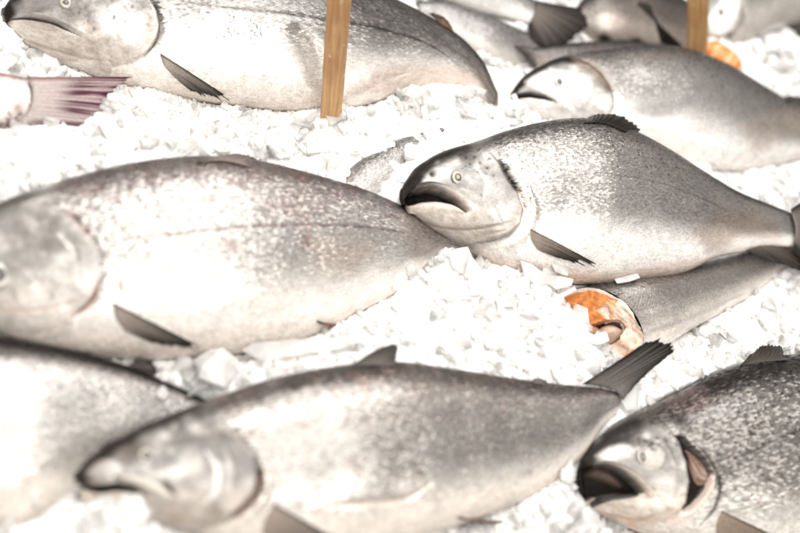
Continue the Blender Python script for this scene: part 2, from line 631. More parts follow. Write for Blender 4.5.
    ob = make_mesh(name, P, F, mat, None, np.clip(cx.col, 0.003, 0.95), np.clip(cx.msk, 0, 1), uv)
    tag(ob, label, cat, group)
    f.ob, f.mat = ob, mat
    f.bvh = BVHTree.FromPolygons(P.tolist(), F.tolist())
    f.F, f.col, f.msk, f.uv, f.P = F, cx.col, cx.msk, uv, P
    # coarse copy for the ice
    cP, _, _, _, _, cns, cnr = rings(40, 14, 12)
    f.cP, f.cF = cP, grid_faces(cns, cnr, wrap=True)
    q = spline(np.hstack([mid, pr]), n=22)[:, 2:]
    f.edge = np.vstack([on_plane(q[:, :2]), on_plane(q[:, 2:])])
    f.firm = firm
    FISH.append(f)
    return f


def hits(f, px, off=0.0, plane_off=0.0):
    """points on the fish seen at these places; falls back to the fish's own mid plane"""
    px = np.atleast_2d(px)
    d = rays(px)
    out = f.on_plane(px, plane_off)
    idx = np.full(len(px), -1)
    for i in range(len(px)):
        r = f.bvh.ray_cast(Vector((0, 0, 0)), Vector(d[i]).normalized())
        if r[0] is not None:
            out[i] = np.array(r[0]) + f.N * off
            idx[i] = r[2]
    return out, idx


def strip(f, name, A, B, n=40, m=14, bulge=0.004, sink=0.0015, off=None, col=None, mat=None, parent=None, cap=True, rowcol=None):
    """a raised pad between two lines drawn on the fish (jaw bones, lips, flaps)"""
    a, b = spline(A, n), spline(B, n)
    w = np.linspace(0, 1, m)
    px = (a[:, None, :] * (1 - w)[None, :, None] + b[:, None, :] * w[None, :, None]).reshape(-1, 2)
    P, idx = hits(f, px)
    uu = np.repeat(np.linspace(0, 1, n)[:, None], m, 1).ravel()
    ww = np.repeat(w[None, :], n, 0).ravel()
    # smooth the base along the strip so that carved places under it do not show
    depth = (P @ f.N).reshape(n, m)
    for _ in range(6):
        depth[1:-1] = np.maximum(depth[1:-1], (depth[:-2] + depth[2:]) / 2)
        depth[:, 1:-1] = np.maximum(depth[:, 1:-1], (depth[:, :-2] + depth[:, 2:]) / 2)
    dr = rays(px)
    P = dr * (depth.ravel() / (dr @ f.N))[:, None]
    if off is None:
        e = np.sin(np.pi * ww) ** 0.6 * np.clip(np.minimum(uu, 1 - uu) * 8, 0, 1) ** 0.6
        o = -sink + (bulge + sink) * e
    else:
        o = off(uu, ww)
    P = P + f.N * o[:, None]
    vi = np.where(idx >= 0, f.F[np.maximum(idx, 0), 0], 0)
    c = f.col[vi].copy() if col is None else np.tile(np.array(col, float), (len(px), 1))
    if rowcol is not None:
        c = rowcol(uu, ww, c)
    k = f.msk[vi].copy()
    uv = f.uv[vi].copy()
    return make_mesh(name, P, grid_faces(n, m), mat or f.mat, parent or f.ob, np.clip(c, 0.003, 0.95), k, uv)


def fin(f, name, root, tip, croot, ctip, n=120, m=20, rays_n=16, root_on=True, tip_off=0.004, root_off=0.0015, jag=0.06, bulge=0.004,
        lead=(0.03, 0.027, 0.025), lead_w=0.12, ridge=0.0007, stripe=0.5, curl=0.0, stay=True, parent=None, trail=None):
    a, b = spline(root, n), spline(tip, n)
    lr = random.Random(int(sum(x * 3 + y for x, y in root)) % 9973)
    jr = [lr.uniform(-1, 1) for _ in range(rays_n + 2)]
    u = np.linspace(0, 1, n)
    j = np.interp(u * rays_n, np.arange(rays_n + 2), jr) * jag + 0.35 * jag * np.cos(u * rays_n * 2 * math.pi)
    b = a + (b - a) * (1 + j)[:, None]
    if root_on:
        Pa, _ = hits(f, a, root_off, root_off)
    else:
        Pa = f.on_plane(a, root_off)
    Pb, ib = hits(f, b, tip_off, tip_off)
    if not stay:
        Pb = f.on_plane(b, tip_off)
    # keep the outer edge smooth in depth
    dep = Pb @ f.N
    if stay:
        dep = np.maximum(dep, np.median(dep) - 0.01)
    for _ in range(30):
        dep[1:-1] = (dep[:-2] + 2 * dep[1:-1] + dep[2:]) / 4
    dr = rays(b)
    Pb = dr * (dep / (dr @ f.N))[:, None]
    w = np.linspace(0, 1, m)
    P = Pa[:, None] * (1 - w)[None, :, None] + Pb[:, None] * w[None, :, None]
    wav = np.sin(u * rays_n * 2 * math.pi + 1.6 * np.sin(u * 11 + root[0][0]) + 0.8 * np.sin(u * 29))
    o = bulge * np.sin(np.pi * w)[None, :] * np.sin(np.pi * u)[:, None] + ridge * wav[:, None] * (0.3 + w[None, :]) + curl * (w ** 2)[None, :] * (u - 0.5)[:, None]
    P = (P + f.N * o[:, :, None]).reshape(-1, 3)
    if stay:
        pxs = project(P)
        Q, idx = hits(f, pxs, 0.0013)
        low = (idx >= 0) & ((P @ f.N) < (Q @ f.N))
        P[low] = Q[low]
    uu, ww = np.repeat(u, m), np.tile(w, n)
    c = np.array(croot)[None] * (1 - ww[:, None]) + np.array(ctip)[None] * ww[:, None]
    s = 1 - stripe * smooth(-0.2, 0.9, np.repeat(wav, m)) * (0.35 + 0.65 * ww)
    c = c * s[:, None]
    k = np.exp(-(uu / lead_w) ** 2)[:, None]
    c = c * (1 - k) + np.array(lead) * k
    if trail:
        k = np.exp(-((1 - uu) / lead_w) ** 2)[:, None]
        c = c * (1 - k) + np.array(trail) * k
    ob = make_mesh(name, P, grid_faces(n, m), M_FIN, parent or f.ob, np.clip(c, 0.003, 0.95))
    md = ob.modifiers.new('thickness', 'SOLIDIFY')
    md.thickness = 0.0009
    md.offset = -1
    return ob


def eye(f, x, y, r, iris=(0.55, 0.5, 0.4), pupil=(0.02, 0.018, 0.016), pr=0.42, squash=1.0, ang=0.0, haze=None, rim=(0.07, 0.06, 0.055)):
    c, _ = hits(f, [(x, y)])
    px = r * (-c[0, 2]) * K
    ex = unit(np.cross([0, 1, 0], f.N))
    ey = np.cross(f.N, ex)
    ca, sa = math.cos(ang), math.sin(ang)
    e1, e2 = ex * ca + ey * sa, (-ex * sa + ey * ca) * squash
    nr_, na = 12, 32

    def dome(r0, hgt, base, colf, name, par):
        P, cl = [c[0] + f.N * (base + hgt)], [colf(0)]
        for i in range(1, nr_ + 1):
            q = i / nr_
            z = base + hgt * (math.sqrt(max(0, 1 - q * q)))
            for k in range(na):
                a = 2 * math.pi * k / na
                P.append(c[0] + (e1 * math.cos(a) + e2 * math.sin(a)) * r0 * q + f.N * z)
                cl.append(colf(q))
        fc = []
        for k in range(na):
            fc.append((0, 1 + k, 1 + (k + 1) % na))
        for i in range(nr_ - 1):
            for k in range(na):
                p0 = 1 + i * na
                fc.append((p0 + k, p0 + na + k, p0 + na + (k + 1) % na, p0 + (k + 1) % na))
        return make_mesh(name, np.array(P), fc, M_EYE, par, np.array(cl, float))

    iris, rim = np.array(iris), np.array(rim)
    ob = dome(px, px * 0.34, -0.0006, lambda q: iris * (1 - 0.35 * smooth(0.3, 0.6, 1 - q)) * (1 - smooth(0.8, 0.97, q)) + rim * smooth(0.8, 0.97, q), 'eye', f.ob)
    pu = np.array(pupil)
    hz = pu if haze is None else np.array(haze)
    dome(px * pr, px * 0.10, -0.0006 + px * 0.30, lambda q: hz * (1 - smooth(0.35, 0.75, q)) + pu * smooth(0.35, 0.75, q), 'pupil', ob)
    return ob


def head_poly(gill, snout):
    g = [tuple(p) for p in gill]
    x0 = min(snout[0], min(p[0] for p in g)) - 60
    y0, y1 = min(p[1] for p in g) - 120, max(p[1] for p in g) + 120
    return g + [(g[-1][0] - 25, y1), (x0, y1), (x0, y0), (g[0][0] - 5, y0)]


def head_base(c, gill, snout, dark=(0.035, 0.032, 0.03), cheek=(0.52, 0.49, 0.46), jaw=(0.66, 0.60, 0.54), vb=(0.62, 0.86), step=0.003):
    """skin of the head: no scales, dark crown, pale cheek and throat, the plate ends in a step"""
    hp = head_poly(gill, snout)
    d = sdist(c.px, hp)
    sf = 0.8 + 15 * smooth(0.66, 0.86, c.v)
    w = smooth(0, 1, (d + sf) / (2 * sf))
    k = (smooth(vb[0], vb[1], c.v) * (0.3 + 0.7 * smooth(0, 34, d)))[:, None]
    lo = smooth(0.5, 0.25, c.v)[:, None]
    hc = np.array(cheek) * 0.58 * (1 - lo) + np.array(jaw) * 0.9 * lo
    hc = hc * (1 - k) + np.array(dark) * k
    c.col[:] = c.col * (1 - w[:, None]) + hc * w[:, None]
    c.msk[:, 0] *= 1 - w
    c.msk[:, 1] = c.msk[:, 1] * (1 - w) + w * 0.10 * k[:, 0]
    c.msk[:, 2] = c.msk[:, 2] * (1 - 0.78 * w)
    # uneven pigment: dusky smudges and pale worn places
    g_ = np.array(gill)
    x0, x1, y0, y1 = snout[0], g_[:, 0].max(), g_[:, 1].min(), g_[:, 1].max()
    for _ in range(150):
        x, y = rng.uniform(x0, x1), rng.uniform(y0, y1)
        if sdist(np.array([[x, y]]), hp)[0] > 3:
            r_ = rng.uniform(0.012, 0.05) * (x1 - x0)
            up_ = (y - y0) / (y1 - y0)
            if rng.uniform() < 0.62:
                c.dot(x, y, r_, (0.16, 0.145, 0.13), 0.30 - 0.18 * up_, rng.uniform(-0.0004, 0.0004))
            else:
                c.dot(x, y, r_, (0.66, 0.63, 0.60), 0.28, 0.0003)
    # plate rises towards its rear edge, groove behind it
    gl = spline(gill, 50)
    dl, q = seg_dist(c.px, gl)
    e = np.clip(np.minimum(q, 1 - q) * 6, 0, 1)
    c.disp += step * e * np.exp(-(dl / 26) ** 2) * smooth(-0.6, 0.9, d)
    c.disp -= 0.0025 * e * np.exp(-(dl / 3.0) ** 2) * smooth(0.9, -0.6, d)


# ================================================================== the fish on the ice
# ---- C: the sharp one in the middle, mouth ajar, snout on its neighbour's tail
C_GILL = [(490, 152), (499, 163), (507, 178), (517, 193), (523, 209), (520, 224), (509, 234), (493, 240), (476, 243)]


def paint_c(c):
    head_base(c, C_GILL, (402, 195), cheek=(0.38, 0.355, 0.335), jaw=(0.50, 0.44, 0.385), vb=(0.62, 0.84), step=0.0035)
    c.line([(500, 160), (507, 172), (514, 184), (522, 196)], 5.0, (0.035, 0.03, 0.028), 0.95, -0.002)
    c.line([(519, 190), (526, 202), (527, 218)], 4.0, (0.62, 0.43, 0.34), 0.6)
    c.line([(529, 188), (534, 208), (530, 228), (515, 243), (490, 250)], 4.5, (0.72, 0.66, 0.60), 0.8, 0.0022)
    c.line([(521, 226), (508, 236), (490, 241), (470, 244)], 1.6, (0.10, 0.075, 0.065), 0.8, -0.0012)
    # crown and snout
    c.region([(402, 200), (404, 186), (414, 170), (432, 156), (455, 146), (466, 144), (470, 147), (462, 151), (448, 157),
              (432, 166), (420, 180), (410, 194)], (0.022, 0.02, 0.019), 0.93, 5)
    c.region([(404, 187), (414, 174), (424, 176), (416, 190), (408, 197)], (0.02, 0.018, 0.017), 0.9, 3)
    c.region([(424, 180), (436, 168), (448, 166), (450, 172), (438, 181), (428, 186)], (0.42, 0.40, 0.38), 0.75, 4)
    c.dot(432, 174, 3.2, (0.015, 0.013, 0.012), 0.95, -0.002)
    for x, y, r in ((466, 158, 1.5), (474, 157, 1.3), (480, 163, 1.5), (487, 168, 1.7), (486, 174, 1.2), (460, 155, 1.2), (493, 176, 1.4),
                    (478, 150, 1.3), (470, 164, 1.0), (489, 159, 1.5), (496, 184, 1.2), (482, 180, 0.9), (475, 170, 0.9)):
        c.dot(x, y, r, (0.03, 0.026, 0.024), 0.9)
    # bones of the cheek
    c.line([(463, 188), (478, 196), (492, 208), (500, 222)], 3.5, (0.33, 0.31, 0.29), 0.5, -0.0012)
    c.region([(488, 203), (500, 204), (508, 212), (505, 221), (492, 220)], (0.5, 0.475, 0.45), 0.7, 4, 0.0015)  # highlight painted into the cheek colour, over a slight bulge
    c.region([(478, 176), (492, 180), (505, 194), (500, 203), (484, 196)], (0.38, 0.36, 0.34), 0.55, 6)
    c.line([(480, 171), (486, 186), (483, 200)], 3, (0.62, 0.6, 0.57), 0.5, 0.0008)
    c.line([(407, 213), (425, 222), (445, 228), (470, 229), (495, 226), (511, 222)], 1.5, (0.22, 0.18, 0.155), 0.7, -0.0022)
    c.line([(430, 232), (455, 237), (480, 236), (505, 231)], 2.2, (0.36, 0.31, 0.27), 0.5, -0.0012)
    c.region([(440, 236), (470, 240), (495, 238), (515, 227), (512, 234), (490, 246), (460, 247)], (0.30, 0.27, 0.245), 0.5, 4)
    c.region([(397, 184), (406, 182), (408, 190), (406, 207), (397, 208)], (0.022, 0.019, 0.017), 1, 1.5)
    # the open mouth
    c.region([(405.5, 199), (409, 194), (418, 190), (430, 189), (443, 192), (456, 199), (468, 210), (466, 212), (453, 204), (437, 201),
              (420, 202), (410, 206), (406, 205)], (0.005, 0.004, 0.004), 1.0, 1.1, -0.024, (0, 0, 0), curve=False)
    # lateral line and bruises
    c.line([(528, 166), (560, 170), (600, 173), (650, 180), (700, 198), (745, 218), (785, 228)], 0.9, (0.17, 0.15, 0.14), 0.55, -0.0006, breakup=0.5)
    c.region([(690, 232), (720, 212), (770, 220), (782, 235), (740, 240), (712, 252)], (0.42, 0.33, 0.27), 0.55, 9)
    c.region([(470, 258), (520, 274), (600, 286), (690, 272), (700, 264), (600, 274), (520, 262)], (0.62, 0.49, 0.42), 0.5, 5)
    c.line([(620, 170), (660, 176), (700, 190)], 4, (0.30, 0.28, 0.27), 0.35)


STOPS_C = [(0.0, (0.62, 0.52, 0.45)), (0.07, (0.82, 0.78, 0.74)), (0.24, (0.86, 0.83, 0.80)), (0.36, (0.62, 0.59, 0.56)), (0.6, (0.56, 0.53, 0.505)),
           (0.82, (0.46, 0.435, 0.41)), (0.95, (0.13, 0.12, 0.113)), (1.0, (0.06, 0.055, 0.05))]
m = skin_material('salmon_skin_fine_scaled', 337, speck_scale=220, contrast=0.7, bump=0.5, metal=0.5, seed=1, tilt_amt=0.5, stretch=1.5)
fc = make_fish('salmon', 'sharp salmon with narrow black open mouth, its snout on the tail of a bruised salmon',
               [(402, 188, 404, 205), (410, 174, 412, 212), (425, 161, 432, 227), (445, 151, 455, 240), (470, 144, 478, 255), (502, 133, 507, 271),
                (540, 124, 546, 280), (580, 121, 592, 284), (620, 130, 638, 281), (660, 148, 683, 273), (700, 171, 715, 258), (735, 191, 742, 252),
                (765, 203, 769, 247), (788, 212, 791, 247)], m, h=0.075, alpha=0.6, stops=STOPS_C, paint=paint_c, dx=1.0, center=(520, 205))
eye(fc, 457.5, 177.5, 6.6, iris=(0.46, 0.41, 0.34), pupil=(0.03, 0.027, 0.025), pr=0.52, squash=1.15, ang=0.2, haze=(0.42, 0.38, 0.32))


def jawcol(base, tip, dark=(0.05, 0.045, 0.04)):
    def g(u, w, c):
        k = smooth(0.15, 0.75, u)[:, None]
        o = np.array(dark) * (1 - k) + np.array(base) * k
        k2 = smooth(0.75, 0.97, u)[:, None]
        o = o * (1 - k2) + np.array(tip) * k2
        e = smooth(0.75, 1.0, w)[:, None] * 0.6
        return o * (1 - e) + np.array([0.2, 0.14, 0.11]) * e
    return g


strip(fc, 'upper_jaw', [(416, 184), (430, 181), (446, 184), (461, 192), (472, 201), (479, 209)], [(412, 193), (428, 189), (442, 192), (455, 199), (466, 208), (474, 213)],
      bulge=0.0045, mat=M_SOFT, rowcol=jawcol((0.42, 0.36, 0.32), (0.72, 0.68, 0.63)))
strip(fc, 'lower_jaw', [(405, 206), (412, 204.5), (425, 201.5), (437, 201), (452, 204), (464, 211)], [(408, 213), (416, 214), (430, 213), (445, 213), (458, 214), (468, 215)],
      bulge=0.003, mat=M_SOFT, rowcol=lambda u, w, c: np.array([0.60, 0.53, 0.46]) * (0.35 + 0.65 * smooth(0, 0.35, w))[:, None] * (0.25 + 0.75 * smooth(0, 0.08, u))[:, None])
fin(fc, 'pectoral_fin', [(530, 229), (531, 240), (537, 250)], [(596, 264), (590, 262), (576, 262), (560, 258)], (0.46, 0.385, 0.33), (0.10, 0.083, 0.07),
    rays_n=13, tip_off=0.005, jag=0.16, stripe=0.8, lead_w=0.06)
fin(fc, 'dorsal_fin', [(583, 123), (603, 124), (624, 132)], [(584, 119), (600, 114), (622, 117), (634, 124), (641, 134)], (0.03, 0.026, 0.023), (0.012, 0.010, 0.009),
    rays_n=13, root_off=0.004, tip_off=0.012, jag=0.10, stripe=0.7, stay=False)
fin(fc, 'tail_fin', [(786, 211), (791, 229), (790, 248)], [(822, 188), (836, 210), (834, 240), (822, 280)], (0.24, 0.215, 0.195), (0.06, 0.053, 0.048), rays_n=20,
    root_off=0.012, tip_off=-0.004, stay=False, trail=(0.03, 0.027, 0.025))
fin(fc, 'anal_fin', [(744, 251), (756, 247), (772, 246)], [(760, 257), (782, 264), (801, 269), (806, 256)], (0.16, 0.135, 0.115), (0.05, 0.042, 0.037), rays_n=10,
    root_off=0.004, tip_off=-0.006, stay=False)

# ---- B: the big one on the left with purple bruises along its back
B_GILL = [(55, 209), (68, 214), (81, 228), (92, 240), (99, 254), (101, 275), (98, 292), (88, 304), (74, 315)]


def paint_b(c):
    head_base(c, B_GILL, (-78, 270), cheek=(0.52, 0.49, 0.46), jaw=(0.62, 0.57, 0.52), dark=(0.07, 0.062, 0.057), vb=(0.80, 0.95), step=0.003)
    c.line([(60, 208), (81, 225), (94, 243)], 2.8, (0.22, 0.15, 0.13), 0.7)
    c.line([(101, 278), (92, 300), (72, 318)], 2.4, (0.24, 0.10, 0.08), 0.8, -0.0015)
    c.line([(104, 255), (117, 275), (121, 300)], 3.0, (0.5, 0.42, 0.37), 0.6, -0.001)
    c.line([(-10, 309), (30, 311), (60, 306), (85, 298)], 1.6, (0.55, 0.38, 0.31), 0.6, -0.001)
    c.line([(-10, 330), (40, 333), (80, 322)], 3, (0.58, 0.5, 0.44), 0.5, -0.001)
    c.line([(58, 232), (72, 246), (78, 262)], 3, (0.45, 0.4, 0.37), 0.5, -0.001)
    c.line([(84, 228), (100, 234), (125, 238), (160, 236), (210, 230), (260, 226), (320, 225), (380, 229), (440, 240)], 1.4, (0.10, 0.066, 0.062), 1.0, -0.001, breakup=0.3)
    for x, y, r in ((200, 178, 11), (262, 182, 12), (300, 190, 10), (230, 172, 9), (330, 200, 9), (286, 205, 8), (180, 176, 8), (350, 196, 9), (300, 222, 6), (231, 246, 5), (306, 242, 6),
                    (240, 183, 7), (218, 184, 6), (145, 190, 6), (275, 172, 7)):
        c.dot(x, y, r, None, 1, 0, (None, 0.9, None))
    for k in range(80):
        c.dot(rng.uniform(110, 430), rng.uniform(172, 290), rng.uniform(1.5, 5), (0.34, 0.28, 0.26) if rng.uniform() < 0.7 else (0.66, 0.63, 0.6), 0.25)
    c.line([(224, 239), (230, 246), (236, 253)], 2.2, (0.30, 0.22, 0.20), 0.6)
    c.line([(298, 195), (306, 214), (310, 246)], 2.6, (0.40, 0.28, 0.25), 0.4)
    c.region([(305, 240), (340, 238), (375, 250), (360, 270), (320, 268)], (0.55, 0.47, 0.41), 0.5, 12)
    c.region([(400, 215), (430, 215), (460, 240), (450, 256), (415, 258)], (0.34, 0.30, 0.275), 0.75, 7)
    c.region([(-80, 345), (10, 333), (100, 340), (190, 345), (260, 335), (250, 360), (100, 362), (-20, 352)], (0.70, 0.62, 0.55), 0.6, 6)


STOPS_B = [(0.0, (0.66, 0.58, 0.51)), (0.12, (0.74, 0.69, 0.645)), (0.28, (0.68, 0.64, 0.605)), (0.42, (0.58, 0.55, 0.52)), (0.62, (0.52, 0.49, 0.465)), (0.80, (0.56, 0.525, 0.50)),  # paler upper flank stop carries a painted highlight
           (0.91, (0.28, 0.25, 0.235)), (0.965, (0.10, 0.088, 0.08)), (1.0, (0.07, 0.062, 0.056))]
m = skin_material('salmon_skin_bruised', 310, speck=(0.10, 0.05, 0.05), speck_scale=240, blotch=(0.17, 0.105, 0.098), blotch_amt=0.75, contrast=0.5, bump=0.4, metal=0.42, seed=2, tilt_amt=0.5, stretch=1.4)
fb = make_fish('salmon', 'big pale salmon with purple bruises along its back, head cut by the left edge',
               [(-80, 262, -78, 285), (-60, 240, -55, 306), (-30, 220, -20, 326), (0, 204, 10, 340), (40, 189, 50, 350), (90, 175, 100, 357), (140, 164, 155, 360),
                (200, 159, 212, 357), (260, 164, 268, 349), (320, 178, 322, 333), (365, 191, 362, 311), (400, 206, 393, 294), (428, 222, 420, 271), (452, 238, 447, 250), (474, 250, 466, 266)],
               m, h=0.03, alpha=0.6, stops=STOPS_B, paint=paint_b, dx=1.35, center=(200, 260))
eye(fb, -1, 275, 12.5, iris=(0.50, 0.46, 0.41), pupil=(0.03, 0.026, 0.024), pr=0.5, squash=1.15, rim=(0.3, 0.27, 0.25))
fin(fb, 'pectoral_fin', [(113, 303), (115, 316), (124, 331)], [(198, 346), (191, 347), (172, 346), (148, 341)], (0.42, 0.355, 0.305), (0.045, 0.037, 0.033),
    rays_n=13, tip_off=0.006, jag=0.08, stripe=0.5, lead_w=0.09)
fin(fb, 'dorsal_fin', [(196, 163), (220, 161), (250, 167)], [(212, 157), (235, 154), (255, 158), (263, 166)], (0.30, 0.24, 0.215), (0.12, 0.085, 0.075), rays_n=12,
    root_off=0.004, tip_off=0.003, stay=False, jag=0.05)
fin(fb, 'anal_fin', [(316, 321), (330, 324), (348, 327)], [(319, 324), (333, 328), (352, 332), (370, 333)], (0.35, 0.20, 0.17), (0.20, 0.09, 0.075), rays_n=5, tip_off=0.008, jag=0.1)
fin(fb, 'tail_fin', [(474, 249), (471, 258), (465, 267)], [(506, 236), (510, 250), (502, 262), (490, 268)], (0.20, 0.18, 0.165), (0.08, 0.07, 0.063), rays_n=18,
    root_off=-0.002, tip_off=-0.018, stay=False)

# ---- A: top left, dark snout, body running under the stake
A_GILL = [(143, -12), (150, 0), (157, 12), (160, 28), (155, 43), (145, 55), (131, 63), (112, 68)]


def paint_a(c):
    head_base(c, A_GILL, (4, 15), cheek=(0.50, 0.475, 0.45), jaw=(0.56, 0.49, 0.43), dark=(0.09, 0.082, 0.075), vb=(0.66, 0.9), step=0.0035)
    c.line([(146, -6), (156, 8), (160, 26), (156, 42), (144, 56)], 1.5, (0.03, 0.025, 0.022), 0.95, -0.0015)
    c.line([(165, 2), (170, 20), (168, 38)], 3.5, (0.36, 0.33, 0.31), 0.5)
    c.region([(1, 14), (6, 2), (18, -4), (24, 2), (18, 12), (14, 18), (6, 26)], (0.02, 0.017, 0.015), 0.95, 3.5)
    c.region([(14, 5), (40, -8), (70, -6), (60, 5), (35, 10), (18, 14)], (0.27, 0.25, 0.235), 0.6, 5)
    c.line([(6, 22), (12, 19.5), (22, 18), (38, 19.5), (56, 24), (68, 30), (80, 36)], 1.5, (0.014, 0.011, 0.010), 1.0, -0.005)
    c.line([(9, 28), (22, 38), (42, 46), (62, 52), (85, 58), (112, 62)], 1.6, (0.32, 0.25, 0.20), 0.6, -0.0018)
    c.line([(30, 50), (52, 58), (80, 62)], 2.4, (0.42, 0.34, 0.26), 0.5, -0.001)
    c.line([(88, 40), (98, 44), (110, 40)], 4, (0.30, 0.25, 0.22), 0.55)
    c.region([(95, 14), (125, 4), (140, 20), (138, 40), (112, 36)], (0.76, 0.735, 0.71), 0.7, 9, 0.001)
    for k in range(34):
        x, y = rng.uniform(70, 152), rng.uniform(-12, 30)
        c.dot(x, y, rng.uniform(1.0, 2.0), (0.10, 0.09, 0.08), 0.6)
    c.line([(112, -8), (122, 4), (128, 12)], 3, (0.25, 0.23, 0.21), 0.5)
    c.line([(168, -2), (200, 4), (240, 9), (280, 13), (330, 20), (380, 29), (430, 45), (470, 72)], 1.5, (0.035, 0.03, 0.028), 1.0, -0.001, breakup=0.3)
    for k in range(9):
        x, y = rng.uniform(222, 260), rng.uniform(14, 46)
        c.dot(x, y, rng.uniform(3, 6), None, 1, 0, (None, 0.95, None))
    c.region([(288, 30), (300, 26), (325, 60), (322, 96), (310, 88), (300, 55)], (0.40, 0.36, 0.33), 0.55, 6, -0.004)
    c.region([(345, 95), (380, 70), (440, 66), (488, 82), (496, 100), (450, 92), (400, 92)], (0.45, 0.36, 0.30), 0.6, 8)
    c.region([(150, 75), (225, 96), (300, 100), (345, 98), (300, 112), (200, 104)], (0.66, 0.58, 0.51), 0.55, 5)
    c.line([(300, 110), (330, 108), (352, 96), (390, 78), (410, 72)], 4, (0.46, 0.40, 0.36), 0.5, -0.002)


_pa = paint_a


def paint_a(c):
    _pa(c)
    c.region([(470, 62), (492, 78), (503, 92), (496, 116), (478, 114), (484, 96)], (0.13, 0.112, 0.10), 0.7, 6)


STOPS_A = [(0.0, (0.70, 0.62, 0.55)), (0.12, (0.82, 0.78, 0.74)), (0.28, (0.66, 0.63, 0.60)), (0.40, (0.46, 0.437, 0.415)), (0.52, (0.29, 0.272, 0.258)), (0.62, (0.18, 0.168, 0.158)),
           (0.80, (0.16, 0.15, 0.142)), (1.0, (0.07, 0.065, 0.06))]
m = skin_material('salmon_skin_grey_backed', 283, speck_scale=200, contrast=0.6, bump=0.45, metal=0.45, seed=3, tilt_amt=0.45, stretch=1.5)
fa = make_fish('salmon', 'dark-snouted salmon lying behind the front wooden stake with its mouth shut',
               [(4, 8, 6, 22), (15, -6, 25, 43), (40, -22, 60, 64), (75, -36, 95, 77), (120, -46, 135, 88), (165, -52, 182, 98), (220, -54, 232, 105), (280, -48, 286, 111),
                (340, -28, 346, 109), (390, -2, 392, 97), (430, 18, 430, 86), (462, 39, 451, 87), (481, 59, 467, 91), (497, 91, 487, 107)],
               m, h=0.03, alpha=0.6, stops=STOPS_A, paint=paint_a, dx=1.2, center=(230, 30))
eye(fa, 66, 3, 6.5, iris=(0.45, 0.41, 0.35), pupil=(0.03, 0.026, 0.024), pr=0.45, squash=0.95, rim=(0.25, 0.23, 0.21), haze=(0.12, 0.11, 0.10))
strip(fa, 'upper_jaw', [(30, 11), (48, 14), (64, 20), (78, 27), (90, 33)], [(30, 18), (46, 20), (60, 24), (72, 30), (84, 36)], bulge=0.003, mat=M_SOFT,
      rowcol=lambda u, w, c: np.array([0.36, 0.33, 0.30]) * (0.8 + 0.7 * smooth(0.6, 0.95, u))[:, None])
fin(fa, 'pectoral_fin', [(160, 54), (163, 64), (172, 76)], [(227, 97), (220, 97), (204, 95), (190, 90)], (0.50, 0.435, 0.38), (0.10, 0.087, 0.077), rays_n=13, tip_off=0.006, jag=0.1,
    stripe=0.55, lead_w=0.09)
fin(fa, 'tail_fin', [(496, 88), (492, 100), (484, 108)], [(506, 108), (502, 118), (496, 124), (484, 126)], (0.25, 0.21, 0.18), (0.12, 0.10, 0.09), rays_n=16, root_off=0.0, tip_off=-0.03, stay=False)
fin(fa, 'adipose_fin', [(440, 24), (447, 28), (454, 33)], [(428, 13), (438, 15), (449, 22), (452, 29)], (0.20, 0.10, 0.06), (0.035, 0.024, 0.02), rays_n=6, root_off=0.002, tip_off=0.004, stay=False)

# ---- D: top right, soft focus
D_GILL = [(576, 60), (588, 64), (600, 73), (608, 84), (613, 96), (613, 108), (606, 118), (594, 126)]


def paint_d(c):
    head_base(c, D_GILL, (512, 96), cheek=(0.50, 0.48, 0.46), jaw=(0.60, 0.57, 0.54), dark=(0.07, 0.062, 0.055), vb=(0.60, 0.85), step=0.0035)
    c.region([(511, 97), (513, 88), (524, 76), (540, 65), (558, 57), (574, 57), (578, 63), (560, 63), (544, 70), (530, 80), (520, 90), (516, 97)], (0.02, 0.017, 0.016), 0.9, 3)
    c.region([(572, 58), (590, 60), (606, 74), (614, 92), (606, 92), (594, 78), (580, 70)], (0.15, 0.115, 0.09), 0.8, 4)
    c.region([(548, 76), (558, 73), (570, 78), (570, 88), (560, 91), (550, 86)], (0.30, 0.28, 0.26), 0.6, 3)
    c.line([(572, 74), (584, 80), (590, 94), (588, 108)], 3.5, (0.30, 0.27, 0.245), 0.6, -0.001)
    c.region([(526, 82), (540, 74), (572, 74), (590, 84), (588, 98), (566, 96), (545, 88)], (0.74, 0.73, 0.71), 0.8, 4)
    c.region([(570, 90), (580, 92), (582, 104), (574, 106)], (0.38, 0.36, 0.36), 0.6, 3)
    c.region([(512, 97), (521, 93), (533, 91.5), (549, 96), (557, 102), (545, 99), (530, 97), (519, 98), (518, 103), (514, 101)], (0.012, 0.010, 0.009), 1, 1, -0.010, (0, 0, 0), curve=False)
    c.region([(630, 108), (660, 102), (690, 100), (680, 112), (650, 118)], (0.28, 0.265, 0.255), 0.5, 6)
    c.region([(740, 130), (770, 112), (835, 125), (838, 150), (790, 140), (755, 152)], (0.5, 0.42, 0.36), 0.5, 8)


